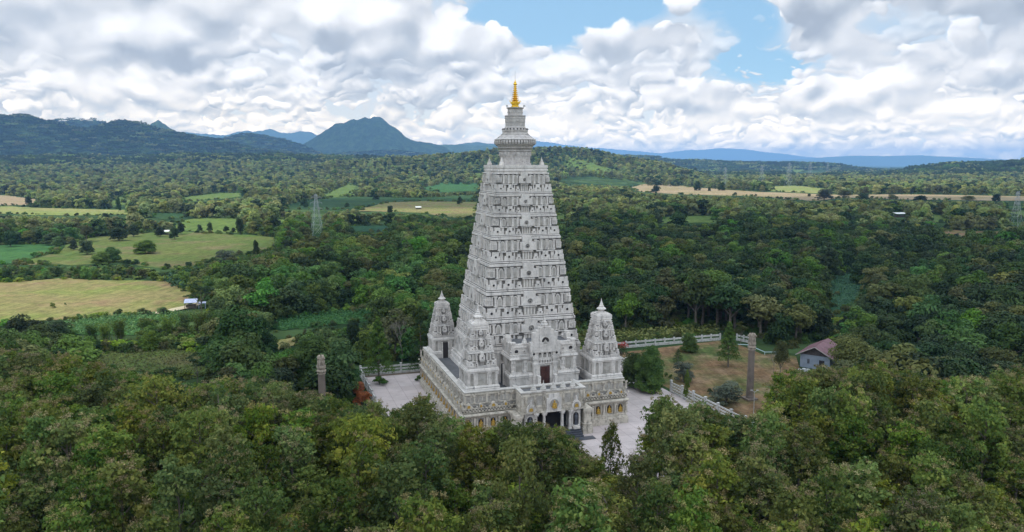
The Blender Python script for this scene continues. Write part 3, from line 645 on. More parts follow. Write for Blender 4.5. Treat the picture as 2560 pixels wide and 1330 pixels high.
for i in range(22):
    a = 2 * math.pi * i / 22; ca, sa = math.cos(a), math.sin(a)
    sp.lathe([(.28, 39.15), (.34, 39.3), (.36, 39.55), (.3, 39.8), (.1, 39.88)], 8, (c[0] + 2.2 * ca, c[1] + 2.2 * sa))
    sp.lathe([(.16, 42.9), (.2, 43.0), (.2, 43.2), (.1, 43.3)], 6, (c[0] + 1.82 * ca, c[1] + 1.82 * sa)); sp.lathe([(.14, 44.85), (.17, 44.95), (.1, 45.15)], 6, (c[0] + 1.47 * ca, c[1] + 1.47 * sa))
    sp.lathe([(.1, 45.7), (.13, 45.9), (.05, 46.15)], 6, (c[0] + 1.08 * ca, c[1] + 1.08 * sa))
    b_ = (c[0] + 1.92 * ca, c[1] + 1.92 * sa); sp.lathe([(.12, 43.2), (.1, 43.42)], 5, b_, 2)
spo = sp.build('spire', SPM, temple)
gs = MB()
pr = [(.62, 46.62), (.62, 46.8), (.5, 46.85), (.55, 47.1), (.72, 47.2), (.74, 47.35), (.55, 47.5), (.4, 47.56)]
z = 47.56; r = .66
while z < 49.85:
    pr += [(r * .45, z + .03), (r * .72, z + .10), (r, z + .16), (r, z + .21), (r * .5, z + .25)]; z += .29; r *= .88
pr += [(.12, z + .05), (.24, z + .12), (.3, z + .25), (.2, z + .42), (.12, z + .5), (.2, z + .56), (.07, z + .68), (.05, z + .8), (.02, z + 1.0)]
gs.lathe(pr, 18, c)
for i in range(8):
    a = 2 * math.pi * i / 8; gs.tube([(c[0] + .68 * math.cos(a), c[1] + .68 * math.sin(a), 47.4), (c[0] + .86 * math.cos(a), c[1] + .86 * math.sin(a), 47.52), (c[0] + .86 * math.cos(a), c[1] + .86 * math.sin(a), 47.72)], [.06, .05, .02], 5)
gs.build('gilded_finial', [gold], spo, smooth=False)
rd = MB(); rd.tube([(c[0], c[1], 50.6), (c[0], c[1], 52.1)], [.035, .02], 5); rd.build('lightning_rod', [steel], spo)
for sx in (-1, 1):
    fl = MB(); x_ = c[0] + sx * 1.2 * TC; y_ = c[1] - sx * 1.2 * TS - .2
    fl.tube([(x_, y_, 46.5), (x_ + sx * .12, y_, 46.8)], .03, 5); fl.box(x_ + sx * .12 - .16, x_ + sx * .12 + .16, y_ - .1, y_ + .1, 46.72, 46.98, 0, .03, .03); fl.build('floodlight', [steel], spo)

# ---- platform
PX, PY = 25.0, 28.6
pm = MB(); PMt = [warm, stone2, hole, capm, deckm]
pc = (PX / 2, PY / 2)
def slab(x0, x1, y0, y1, z0, z1, t=0., mi=0): pm.box(x0, x1, y0, y1, z0, z1, mi, t, t)
def ringslab(q, z0, z1, t=.03, mi=0): slab(-q, PX + q, -q, PY + q, z0, z1, t, mi)
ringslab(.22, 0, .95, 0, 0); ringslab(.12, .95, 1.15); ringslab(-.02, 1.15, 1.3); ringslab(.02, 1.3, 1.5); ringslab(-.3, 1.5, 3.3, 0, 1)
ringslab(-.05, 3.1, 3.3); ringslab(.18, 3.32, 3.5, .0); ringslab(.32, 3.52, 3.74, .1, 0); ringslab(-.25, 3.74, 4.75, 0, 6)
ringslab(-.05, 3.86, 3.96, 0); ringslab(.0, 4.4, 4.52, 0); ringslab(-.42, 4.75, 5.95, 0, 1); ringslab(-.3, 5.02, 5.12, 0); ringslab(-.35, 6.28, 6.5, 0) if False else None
# parapet walls round the sunken deck
for (x0, x1, y0, y1) in ((.42, PX - .42, .42, 1.0), (.42, PX - .42, PY - 1.0, PY - .42), (.42, 1.0, 1.002, PY - 1.002), (PX - 1.0, PX - .42, 1.002, PY - 1.002)):
    slab(x0, x1, y0, y1, 5.95, 6.66)
for (x0, x1, y0, y1) in ((.30, PX - .30, .30, 1.06), (.30, PX - .30, PY - 1.06, PY - .30), (.30, 1.06, 1.062, PY - 1.062), (PX - 1.06, PX - .30, 1.062, PY - 1.062)):
    slab(x0, x1, y0, y1, 6.66, 6.80, 0, 3)
slab(1.002, PX - 1.002, 1.002, PY - 1.002, 5.951, 6.0, 0, 4)
statue_spots = []
def platform_face(mb, origin, u, w, length, skip, front):
    """carving along one side; origin corner, u direction, w outward"""
    class FF(Face):
        def __init__(s): s.mb = mb; s.c = origin; s.u = u; s.w = w
    f = FF()
    n = round(length / 1.82); st = length / n
    for i in range(n):
        cu = (i + .5) * st
        if skip and skip[0] < cu < skip[1]: continue
        # lower niche bay
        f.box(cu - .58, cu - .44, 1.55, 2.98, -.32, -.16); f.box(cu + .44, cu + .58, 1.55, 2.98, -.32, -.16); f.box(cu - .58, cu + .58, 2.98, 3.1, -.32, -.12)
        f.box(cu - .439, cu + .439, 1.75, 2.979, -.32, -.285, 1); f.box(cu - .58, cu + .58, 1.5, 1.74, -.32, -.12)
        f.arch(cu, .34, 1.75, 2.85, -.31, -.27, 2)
        f.box(cu + st / 2 - .14, cu + st / 2 + .14, 1.5, 3.1, -.32, -.04); f.box(cu + st / 2 - .2, cu + st / 2 + .2, 2.85, 3.1, -.32, .02); f.box(cu + st / 2 - .2, cu + st / 2 + .2, 1.5, 1.75, -.32, .02)
        statue_spots.append((f.P(cu, -.22, 1.75), math.atan2(w[1], w[0]) + math.pi / 2, front, 1.0))
        # crenellation: alternating little blocks
        for j in range(4):
            q = cu - st / 2 + (j + .5) * st / 4
            f.box(q - .14, q + .14, 3.98, 4.18, -.26, .06); f.box(q - .08 + st / 8, q + .08 + st / 8, 4.2, 4.38, -.26, .04); f.disc(q + st / 8, 4.08, .08, -.26, .0, 2, 6)
        # small gables with gilded niches
        if i % 2 == 0:
            f.prism([(cu - .5, 4.54), (cu + .5, 4.54), (cu + .42, 4.9), (cu + .22, 5.15), (cu, 5.32), (cu - .22, 5.15), (cu - .42, 4.9)], -.3, .04)
            f.arch(cu, .22, 4.58, 5.0, -.1, .055, 5)
        else:
            f.prism([(cu - .3, 4.54), (cu + .3, 4.54), (cu + .26, 4.95), (cu, 5.2), (cu - .26, 4.95)], -.3, .0); f.arch(cu, .15, 4.58, 4.95, -.1, .02, 5)
        for q in (cu + st / 2 - .35, cu + st / 2 + .35): f.box(q - .1, q + .1, 4.54, 4.74, -.3, .0)
        # upper panel row
        f.box(cu + st / 2 - .12, cu + st / 2 + .12, 5.14, 6.3, -.45, -.26); f.box(cu + st / 2 - .2, cu + st / 2 + .2, 6.1, 6.3, -.45, -.2); f.box(cu + st / 2 - .18, cu + st / 2 + .18, 5.14, 5.3, -.45, -.22)
        f.niche(cu, .34, 5.3, 6.22, -.42, i % 2 == 1, False, 1)
    f.box(.3, length - .3, 6.31, 6.5, -.45, -.24)
platform_face(pm, (0, 0), (1, 0), (0, -1), PX, (7.5, 17.6), True)
platform_face(pm, (0, PY), (0, -1), (-1, 0), PY, None, False)
platform_face(pm, (PX, 0), (0, 1), (1, 0), PY, None, False)
platform_face(pm, (PX, PY), (-1, 0), (0, 1), PX, None, False)
plat = pm.build('platform', PMt + [goldm, recessm], temple)

# ---- porch in front of the platform
pq = MB(); PC = 12.5; YF = -2.35; PQM = [warm, stone2, hole, capm, deckm, goldm, granite, stone]
f = Face(pq, (PC, 0), 0)        # outward distance d = -y
D0 = -YF
# floor, steps
pq.box(PC - 4.9, PC + 4.9, YF + .2, .1, .0, .9, 6)
for i, (zz, yy) in enumerate(((.9, -2.6), (.68, -2.95), (.45, -3.3), (.22, -3.65))): pq.box(PC - 4.1 - .0 * i, PC + 4.1, yy, YF + .3 if i == 0 else yy + .35, 0, zz - .003 * i, 6)
pq.box(PC - 4.6, PC + 5.4, -4.9, -3.65, 0.02, .07, 6)
# back wall of the porch with doorway
pq.box(PC - 4.8, PC + 4.8, -.3, -.02, .9, 3.9, 2)
# end piers with mouldings
for sg in (-1, 1):
    x0 = PC + sg * 5.15
    pq.box(x0 - .75, x0 + .75, YF - .35, -.3, 0, .9, 0); pq.box(x0 - .68, x0 + .68, YF - .28, -.3, .9, 1.1, 0); pq.box(x0 - .6, x0 + .6, YF - .2, -.3, 1.1, 1.3); pq.box(x0 - .66, x0 + .66, YF - .26, -.3, 1.3, 1.48); pq.box(x0 - .5, x0 + .5, YF - .08, -.3, 1.48, 3.1); pq.box(x0 - .6, x0 + .6, YF - .2, -.3, 3.1, 3.3); pq.box(x0 - .68, x0 + .68, YF - .28, -.3, 3.32, 3.7, 0)
    x1 = PC + sg * 3.45                                     # niche bay
    pq.box(x1 - .75, x1 + .75, YF + .25, -.3, .9, 3.7, 7); g2 = Face(pq, (PC, 0), 0); g2.arch(x1 - PC, .58, 1.15, 3.45, -(YF + .3), -(YF + .25) + .12, 7); g2.arch(x1 - PC, .42, 1.15, 3.25, -(YF + .3), -(YF + .25) + .128, 2)
    pq.box(x1 - .5, x1 + .5, YF - .35, YF + .24, .9, 1.25, 7); pq.box(x1 - .42, x1 + .42, YF - .27, YF + .24, 1.25, 1.45, 7)
    for q in (1.35, 2.55):
        xx = PC + sg * q; pq.box(xx - .24, xx + .24, YF - .08, YF + .4, .9, 1.1, 7); pq.box(xx - .18, xx + .18, YF - .02, YF + .34, 1.1, 3.3, 7, .03, .03); pq.box(xx - .28, xx + .28, YF - .12, YF + .44, 3.3, 3.5, 7); pq.box(xx - .36, xx + .36, YF - .18, YF + .5, 3.52, 3.72, 7)
pq.box(PC - 4.75, PC + 4.75, YF + .02, .1, 3.74, 6.5, 0)
for za, zb, q, mi in ((3.74, 3.95, .16, 0), (4.0, 4.1, .06, 0), (4.5, 4.62, .1, 0), (4.66, 4.76, .04, 0), (6.2, 6.4, .06, 0)):
    pq.box(PC - 4.75 - q, PC + 4.75 + q, YF - q, .05, za, zb, mi)
for i in range(22):
    u = -4.5 + i * .43
    if abs(u) > 1.2 and abs(abs(u) - 3.4) > .6: f.box(u - .1, u + .1, 4.12, 4.48, D0 - .1, D0 + .04); 
for u in (-4.6, -4.1, -2.75, -1.5, 1.5, 2.75, 4.1, 4.6): f.box(u - .13, u + .13, 4.78, 6.2, D0 - .1, D0 + .1)
for u in (-3.4, -2.1, 2.1, 3.4): f.box(u - .45, u + .45, 4.85, 6.1, D0 - .1, D0 - .01, 1)
# central medallion panel
f.box(-1.1, 1.1, 3.9, 5.75, D0 - .1, D0 + .22, 7); f.box(-.8, .8, 5.752, 6.35, D0 - .1, D0 + .2, 7); f.box(-1.25, 1.25, 3.78, 3.9, D0, D0 + .3, 7)
f.ring(0, 4.9, .66, .8, D0 + .1, D0 + .3, 7, 20); f.disc(0, 4.9, .66, D0 + .1, D0 + .235, 1, 20)
for u in (-3.4, 3.4):                                       # ogee frames with gilded niches
    f.prism([(u - .62, 3.95), (u + .62, 3.95), (u + .68, 4.4), (u + .5, 4.85), (u + .2, 5.1), (u + .06, 5.7), (u - .06, 5.7), (u - .2, 5.1), (u - .5, 4.85), (u - .68, 4.4)], D0 - .1, D0 + .2, 7)
    f.arch(u, .42, 4.02, 4.85, D0 + .1, D0 + .24, 1); f.arch(u, .27, 4.1, 4.6, D0 + .1, D0 + .26, 5)
for sg in (-1, 1):
    pq.box(PC + sg * 4.5 - .25, PC + sg * 4.5 + .25, YF, 1.1, 6.5, 6.66, 0); pq.box(PC + sg * 4.5 - .33, PC + sg * 4.5 + .33, YF + .58, 1.7, 6.66, 6.83, 3)
pq.box(PC - 4.75, PC + 4.75, YF, YF + .5, 6.5, 6.66); pq.box(PC - 4.85, PC + 4.85, YF - .08, YF + .58, 6.66, 6.83, 3); pq.box(PC - 4.2, PC + 4.2, YF + .5, .6, 6.5, 6.52, 4)
porch = pq.build('porch', PQM, temple)
for u in (-2.9, -1.45, 0.05, 1.5, 2.95):
    q = MB(); q.lathe(stupa_prof(.8, 6.83), 12, (PC + u, YF + .25)); q.build('finial', [capm], porch)

# ---- pavilion on the deck, in front of the tower
pv = MB(); VC = 12.95; VY = 2.6; VB = 5.2; f = Face(pv, (VC, 0), 0); d = -VY
def vb(q, z0, z1, mi=0, t=0., front=0.): pv.box(VC - VB - q, VC + VB + q, VY - q - front, 7.6, z0, z1, mi, t, t)
vb(.15, 6.0, 7.5); vb(.28, 7.5, 7.68); vb(.1, 7.68, 7.78); vb(.3, 7.78, 7.98, 0, .1); vb(.0, 7.98, 8.15); vb(-.25, 8.15, 10.1); vb(-.1, 10.0, 10.16); vb(.08, 10.2, 10.5, 0, .1); vb(-.12, 10.5, 10.7); vb(-.3, 10.7, 12.1)
pv.box(VC - VB + .3, VC + VB - .3, VY + .3, VY + .8, 12.1, 12.35)
for sg in (-1, 1):
    xs = VC + sg * (VB - .55); pv.box(xs - .25, xs + .25, VY + .802, 7.6, 12.1, 12.35); pv.box(xs - .42, xs + .42, VY + 2.4, VY + 3.3, 12.1, 13.0); pv.box(xs - .35, xs + .35, VY + 2.6, VY + 3.1, 13.0, 13.3)
    pv.box(xs - .4, xs + .4, VY + .2, VY + 1.0, 12.36, 12.62) 
pv.box(VC - VB + .85, VC + VB - .85, VY + .81, 7.6, 11.6, 12.102, 4)
for sg in (-1, 1):
    for u in (4.75, 2.95): f.box(sg * u - .2, sg * u + .2, 8.15, 10.0, d - .3, d - .12); f.box(sg * u - .28, sg * u + .28, 8.15, 8.5, d - .3, d - .02); f.box(sg * u - .28, sg * u + .28, 9.6, 10.0, d - .3, d - .02); f.box(sg * u - .24, sg * u + .24, 8.9, 9.05, d - .3, d - .06)
    f.niche(sg * 3.85, .62, 8.3, 9.9, d - .25, False, False, 1, .1); f.niche(sg * 2.2, .52, 8.35, 9.85, d - .22, True, False, 1, .12)
    f.box(sg * 1.5 - .32, sg * 1.5 + .32, 6.02, 10.1, d, d + .5); f.box(sg * 1.5 - .42, sg * 1.5 + .42, 9.3, 9.6, d, d + .6); f.box(sg * 1.5 - .45, sg * 1.5 + .45, 10.1, 10.5, d, d + .62); f.box(sg * 1.5 - .4, sg * 1.5 + .4, 6.02, 7.3, d, d + .75)
    f.box(sg * 1.28 - .22, sg * 1.28 + .22, 6.02, 7.9, d + .75, d + 1.5)
    for u, r in ((4.2, .3), (3.0, .1), (5.0, .1)):
        f.disc(sg * u, 11.3, r, d - .35, d - .285, 2, 12); f.ring(sg * u, 11.3, r, r + .1, d - .35, d - .2, 0, 12)
        if r > .2: f.box(sg * u - r, sg * u + r, 10.95, 11.08, d - .32, d - .2)
    f.box(sg * 1.75 - .55, sg * 1.75 + .55, 10.55, 11.35, d - .3, d + .38); f.disc(sg * 1.75, 10.9, .2, d, d + .39, 2, 10); f.ring(sg * 1.75, 10.9, .2, .3, d, d + .44, 0, 10)
    f.box(sg * 3.6 - .9, sg * 3.6 + .9, 11.85, 12.0, d - .35, d - .15); f.box(sg * 3.5 - 1.6, sg * 3.5 + 1.6, 10.72, 10.82, d - .35, d - .1)
    for i in range(8): u = sg * (2.3 + .36 * i); f.box(u - .1, u + .1, 10.52, 10.68, d - .2, d - .05)
# tall central frontispiece
f.box(-2.3, 2.3, 11.3, 12.6, d - .4, d + .42); f.box(-1.85, 1.85, 12.6, 14.0, d - .4, d + .40); f.box(-1.35, 1.35, 14.0, 14.35, d - .4, d + .40); f.box(-.9, .9, 14.35, 14.75, d - .4, d + .40)
f.box(-1.9, 1.9, 11.12, 11.28, d - .3, d + .5); f.box(-1.2, 1.2, 9.85, 11.12, d - .3, d + .2, 0)
for u in (-.75, 0, .75): f.arch(u, .2, 10.3, 11.0, d, d + .215, 2); f.arch(u, .11, 10.3, 10.8, d, d + .26, 1)
for i in range(6): u = -1.0 + .4 * i; f.box(u - .1, u + .1, 9.55, 10.0, d, d + .3)
f.box(-1.3, 1.3, 9.4, 9.55, d, d + .36); f.box(-1.15, 1.15, 9.1, 9.4, d - .2, d + .22)
f.ring(0, 12.75, .56, .7, d + .2, d + .47, 0, 20); f.disc(0, 12.75, .56, d + .3, d + .41, 2, 20); f.prism([(-.36, 12.3), (.36, 12.3), (.2, 12.75), (0, 13.0), (-.2, 12.75)], d + .38, d + .44, 1)
f.box(-1.18, -.76, 6.02, 9.1, d, d + .3, 0); f.box(.76, 1.18, 6.02, 9.1, d, d + .3, 0)
# side walls with niches and small door openings
for k, sg in ((3, -1), (1, 1)):
    fs_ = Face(pv, (VC, 0), k); dd = VB
    for y_ in (3.2, 4.3, 6.7):
        uy = -y_ if k == 3 else y_
        fs_.niche(uy, .4, 8.35, 9.9, dd - .25, False, False, 1, .1); fs_.niche(uy, .35, 10.8, 11.8, dd - .32, False, False, 1, .1)
    uy = -5.5 if k == 3 else 5.5
    fs_.box(uy - .5, uy + .5, 6.02, 8.9, dd, dd + .32, 2); fs_.box(uy - .7, uy - .5, 6.02, 9.1, dd, dd + .4); fs_.box(uy + .5, uy + .7, 6.02, 9.1, dd, dd + .4)
pav = pv.build('pavilion', [stone, stone2, hole, capm, deckm], temple)
q = MB(); q.box(VC - .72, VC - .01, VY - .34, VY - .24, 6.05, 8.95, 0); q.box(VC + .01, VC + .72, VY - .34, VY - .24, 6.05, 8.95, 0)
for sg in (-1, 1):
    for zz in (6.35, 7.3, 8.2): q.box(VC + sg * .36 - .25, VC + sg * .36 + .25, VY - .375, VY - .34, zz, zz + .6)
q.build('door', [wood], pav)
q = MB(); q.lathe(stupa_prof(.95, 14.75), 14, (VC, VY + .1)); q.build('finial', [stone], pav)
q = MB(); q.lathe(stupa_prof(.7, 12.35), 12, (VC - 2.9, VY + .5)); q.build('finial', [stone], pav)

# ---- four corner turrets, each a small copy of the tower
def turret(cx_, cy_, s, doors):
    m_ = MB(); c = (cx_, cy_); z0 = 6.0; Z = lambda h: z0 + (h - 6.0) * s
    def sq(B, za, zb, t=0., mi=0): B *= s; m_.box(cx_ - B, cx_ + B, cy_ - B, cy_ + B, Z(za), Z(zb), mi, t, t)
    sq(2.35, 6.0, 6.85); sq(2.5, 6.85, 7.05, .05); sq(2.35, 7.05, 7.15); sq(2.48, 7.15, 7.35, .1); sq(2.12, 7.35, 9.25, 0, 1); sq(2.3, 9.2, 9.4); sq(2.4, 9.43, 9.72, .06)
    for k in range(4):
        f = Face(m_, c, k)
        for u in (-1.98, -1.15, -.98, .98, 1.15, 1.98): f.box((u - .13) * s, (u + .13) * s, Z(7.35), Z(9.2), 2.05 * s, 2.26 * s); f.box((u - .2) * s, (u + .2) * s, Z(8.95), Z(9.2), 2.05 * s, 2.32 * s)
        if k in doors:
            f.box(-.5 * s, .5 * s, Z(6.02), Z(8.9), 2.05 * s, 2.53 * s, 2); f.box(-.72 * s, -.5 * s, Z(6.02), Z(9.0), 2.05 * s, 2.6 * s); f.box(.5 * s, .72 * s, Z(6.02), Z(9.0), 2.05 * s, 2.6 * s)
        else:
            f.niche(0, .8 * s, Z(7.5), Z(9.1), 2.1 * s, False, False, 1, .1)
        for u in (-1.55, 1.55): f.niche(u * s, .25 * s, Z(7.5), Z(9.0), 2.1 * s, False, False, 1, .08)
    zs = [9.72, 11.95, 13.75, 15.1]; bs = [2.15, 1.72, 1.38, 1.15]
    for i in range(3): storey(m_, c, Z(zs[i]), Z(zs[i + 1]), bs[i] * s, bs[i + 1] * s, False)
    sq(1.12, 15.1, 15.3); sq(1.22, 15.34, 15.55, .04); sq(1.2, 15.6, 15.95); sq(1.05, 15.95, 16.1); sq(.7, 16.1, 16.25)
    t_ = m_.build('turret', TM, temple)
    q = MB(); zz = Z(16.2); q.lathe([(.5 * s, zz), (.5 * s, zz + .15 * s), (.42 * s, zz + .2 * s), (.46 * s, zz + .38 * s), (.72 * s, zz + .5 * s), (.7 * s, zz + .58 * s), (.42 * s, zz + .8 * s), (.34 * s, zz + .84 * s), (.38 * s, zz + .95 * s), (.26 * s, zz + 1.08 * s), (.28 * s, zz + 1.2 * s), (.17 * s, zz + 1.35 * s), (.18 * s, zz + 1.45 * s), (.09 * s, zz + 1.62 * s), (.08 * s, zz + 1.75 * s), (.015, zz + 2.1 * s)], 16, c)
    q.build('finial', [stone], t_)
turret(3.2, 3.3, 1.0, ()); turret(22.2, 3.3, 1.0, ()); turret(3.0, 25.0, .90, (0,)); turret(22.2, 25.4, .9, (0,))

# ---- seated golden figures in the niches
def seated(name, s=1.0):
    m_ = MB(); m_.lathe([(.34 * s, 0), (.36 * s, .05 * s), (.3 * s, .09 * s), (.34 * s, .14 * s)], 12)
    m_.loft([(.13 * s, .30 * s, .20 * s, 0, 0), (.2 * s, .34 * s, .22 * s, 0, 0), (.28 * s, .27 * s, .17 * s, 0, .01), (.36 * s, .17 * s, .11 * s, 0, .02 * s), (.5 * s, .19 * s, .11 * s, 0, .02 * s), (.62 * s, .22 * s, .11 * s, 0, .02 * s), (.69 * s, .17 * s, .09 * s, 0, .02 * s), (.72 * s, .07 * s, .07 * s, 0, .02 * s), (.76 * s, .07 * s, .07 * s, 0, .01 * s),
               (.80 * s, .10 * s, .11 * s, 0, 0), (.88 * s, .115 * s, .125 * s, 0, 0), (.96 * s, .09 * s, .10 * s, 0, .01 * s), (1.0 * s, .05 * s, .05 * s, 0, .01 * s), (1.07 * s, .015 * s, .015 * s, 0, .01 * s)], 12)
    for sg in (-1, 1): m_.tube([(sg * .21 * s, .02 * s, .63 * s), (sg * .27 * s, -.04 * s, .45 * s), (sg * .16 * s, -.17 * s, .3 * s), (0, -.2 * s, .27 * s)], [.055 * s, .055 * s, .045 * s, .035 * s], 7)
    return m_.build(name, [goldm], None, smooth=True)
proto = seated('seated_statue')
lab_f = ['first', 'second', 'third', 'fourth', 'fifth', 'sixth']
i_l = i_r = 0
first = True
for (p, rz, front, s) in statue_spots:
    if rz_back := (abs(p[1] - PY) < .5 or p[0] > PX - .5): continue           # hidden sides
    o = proto if first else proto.copy()
    if not first: COL.objects.link(o)
    first = False
    w = tw(*p); o.location = w; o.rotation_euler = (0, 0, TH + rz)
    if front:
        left = p[0] < 10
        if left: k = i_l; i_l += 1
        else: k = i_r; i_r += 1
        n_ = lab_f[k]
        lb = f'golden seated statue in the {n_} niche from the left corner of the temple front' if left else f'golden seated statue in the {n_} niche right of the temple porch'
    else: lb = 'golden seated statue in a niche along the shaded left side of the temple base'
    tag(o, lb, 'statue', 'golden statues in the temple base niches' if front else 'golden statues along the left side of the temple')
o = seated('seated_statue', 1.05); o.location = tw(PC, YF - .45 + .08, 4.35); o.rotation_euler = (0, 0, TH); tag(o, 'golden seated statue in the round medallion above the temple porch entrance', 'statue')
for sg, nm in ((-1, 'left'), (1, 'right')):                 # dark standing figures in the porch niches
    m_ = MB(); m_.loft([(0, .3, .2, 0, 0), (.1, .26, .18, 0, 0), (.6, .2, .15, 0, 0), (.95, .22, .16, 0, 0), (1.2, .27, .15, 0, 0), (1.36, .2, .12, 0, 0), (1.42, .07, .07, 0, 0), (1.48, .1, .11, 0, -.01), (1.6, .11, .12, 0, -.01), (1.7, .07, .08, 0, 0), (1.76, .02, .02, 0, 0)], 12)
    o = m_.build('standing_statue', [granite], None, True); o.location = tw(PC + sg * 3.45, YF + .0, 1.45); o.rotation_euler = (0, 0, TH)
    tag(o, f'dark standing statue on a small pedestal in the arched niche {nm} of the porch columns', 'statue')

# ------------------------------------------------------------------ fences, columns, hut, pylons and small things
def balustrade(name, a, b, h, label, n=None, gap=None, rails=3):
    """concrete fence of posts with stacked rails; a, b world points"""
    a, b = np.array(a[:2]), np.array(b[:2]); Ln = float(np.linalg.norm(b - a)); rz = math.atan2(b[1] - a[1], b[0] - a[0])
    r = empty(name, (a[0], a[1], 0), rz, label, 'fence'); n = n or max(2, round(Ln / 3.6)); st = Ln / n
    for i in range(n + 1):
        m_ = MB(); x = i * st; 
        if rails == 2: m_.box(x - .13, x + .13, -.13, .13, 0, h)
        else: m_.box(x - .16, x + .16, -.16, .16, 0, h + .12); m_.box(x - .2, x + .2, -.2, .2, h + .12, h + .2)
        m_.build('post', [whitec], r)
    for i in range(n):
        if gap and gap[0] <= i < gap[1]: continue
        m_ = MB()
        for k in range(rails):
            z = h * (k + .62) / (rails) - .05; m_.box(i * st + .16, (i + 1) * st - .16, -.07, .07, z - h / rails * .28, z + h / rails * .2)
        m_.box(i * st + .16, (i + 1) * st - .16, -.1, .1, 0, .14); m_.build('rail_panel', [whitec], r)
    return r
balustrade('fence', tw(-9.3, 37.4), tw(20, 37.4), 1.75, 'whitish concrete rail fence along the back of the terrace, behind the lone conifer-like tree', 8)
balustrade('fence', tw(21, 37.4), tw(38.6, 37.4), 1.75, 'concrete rail fence half hidden behind the right corner turret', 5)
balustrade('fence', tw(-9.3, 36.8), tw(-9.3, -6), 1.6, 'concrete rail fence on the left edge of the terrace beside the orange shrubs', 12)
balustrade('fence', tw(39.1, 36), tw(39.1, 16.5), 1.6, 'concrete rail fence right of the temple, beyond the gate gap', 5)
balustrade('fence', tw(39.0, 11.3), tw(40.2, -18), 1.9, 'long weathered white concrete fence running down the right edge of the terrace', 9, None, 4)
rl = [gp(1540, 872), gp(1800, 850)]
balustrade('railing', rl[0], rl[1], 1.5, 'white two-bar railing along the back of the brown lawn', 11, None, 2)
balustrade('railing', gp(1842, 851), gp(1876, 858), 1.5, 'short white railing behind the right sandstone column', 2, None, 2)
pc_ = [gp(1830, 860, .6), gp(1870, 862, .6), gp(1912, 880, .6), gp(1940, 880, .6)]
m_ = MB(); m_.tube([tuple(p) for p in pc_], .07, 6); 
for p in pc_: m_.tube([(p[0], p[1], 0), (p[0], p[1], .62)], .05, 5)
pipem = mat('pale_blue_pipe', (.45, .58, .62), .4, (.4, .52, .56), 2)
tag(m_.build('water_pipe', [pipem]), 'thin pale blue pipe on short stands at the far edge of the lawn', 'pipe')
balustrade('fence', gp(690, 962), gp(735, 952), 1.3, 'short piece of white fence showing above the wood left of the left column', 2, None, 2)

def lion_column(x, y, label):
    r = empty('lion_column', (x, y, 0), TH, label, 'column', 'sandstone columns with lion capitals')
    m_ = MB(); m_.box(-.95, .95, -.95, .95, 0, .3); m_.lathe([(.66, .3), (.62, .6), (.58, .7), (.49, 8.1), (.48, 8.25)], 20); m_.build('shaft', [sand], r)
    m_ = MB(); m_.lathe([(.5, 8.25), (.62, 8.3), (.62, 8.4), (.5, 8.45), (.55, 8.5), (.66, 8.62), (.68, 8.8), (.52, 9.0), (.48, 9.05), (.6, 9.1), (.6, 9.18)], 24, flute=.06); m_.lathe([(.64, 9.18), (.66, 9.24), (.64, 9.52), (.6, 9.58)], 20); m_.build('capital', [sandl], r)
    m_ = MB()
    for k in range(4):
        a = k * math.pi / 2 + math.pi / 4; R = np.array([[math.cos(a), -math.sin(a), 0], [math.sin(a), math.cos(a), 0], [0, 0, 1]])
        m_.X = (R, np.zeros(3))
        m_.loft([(9.56, .2, .22, 0, -.22), (9.8, .24, .26, 0, -.22), (10.1, .26, .26, 0, -.26), (10.4, .28, .26, 0, -.28), (10.62, .25, .24, 0, -.3), (10.8, .22, .22, 0, -.34), (10.95, .16, .16, 0, -.34), (11.02, .06, .06, 0, -.32)], 10)
        m_.tube([(0, -.46, 10.62), (0, -.66, 10.58), (0, -.7, 10.5)], [.15, .11, .05], 7)
        for sg in (-1, 1):
            m_.tube([(sg * .14, -.42, 10.25), (sg * .15, -.5, 9.9), (sg * .15, -.5, 9.62), (sg * .15, -.6, 9.58)], [.09, .075, .07, .06], 6); m_.tube([(sg * .16, -.3, 10.86), (sg * .2, -.32, 11.02)], [.07, .03], 5)
    m_.X = None; m_.build('lions', [sandl], r, True)
cl = gp(802, 888, 11); lion_column(cl[0], cl[1], 'sandstone column with lion capital left of the temple, its foot hidden by the wood')
cr_ = gp(1881, 833, 11); lion_column(cr_[0], cr_[1], 'tall dark sandstone column with lion capital on the brown lawn right of the temple')

# farm building with a pink metal roof
hp = gp(2036, 922, 0)
ha = math.atan2(.80, .60)                                   # ridge direction
hut = empty('farmhouse', (hp[0], hp[1], 0), ha - math.pi / 2, 'small blue-grey farm building with pinkish metal roof among the trees on the right', 'house'); hut.scale = (.86, .86, .86)
bw = mat('blue_grey_render', (.27, .31, .38), .85, (.23, .27, .33), 1.2, .15, 5); gw = mat('dark_gable_boards', (.10, .085, .085), .85, (.06, .05, .05), 2)
rp = mat('pink_metal_roof', (.21, .115, .13), .75, (.15, .085, .095), .7); fasc = mat('weathered_fascia', (.30, .27, .25), .8, (.22, .2, .19), 3)
m_ = MB(); m_.box(-3.1, 3.1, 0, 9.5, 0, 2.95); m_.build('wall', [bw], hut)
m_ = MB(); m_.add([(-3.3, -.02, 2.95), (3.3, -.02, 2.95), (0, -.02, 4.75), (-3.3, 9.52, 2.95), (3.3, 9.52, 2.95), (0, 9.52, 4.75)], [(0, 1, 2), (5, 4, 3), (0, 3, 4, 1), (1, 4, 5, 2), (2, 5, 3, 0)])
for i in range(26):
    x = -3.1 + i * .248; m_.box(x - .02, x + .02, -.045, -.02, 2.96, 2.96 + max(.05, 1.75 * (1 - abs(x) / 3.3)))
m_.build('gable', [gw], hut)
m_ = MB()
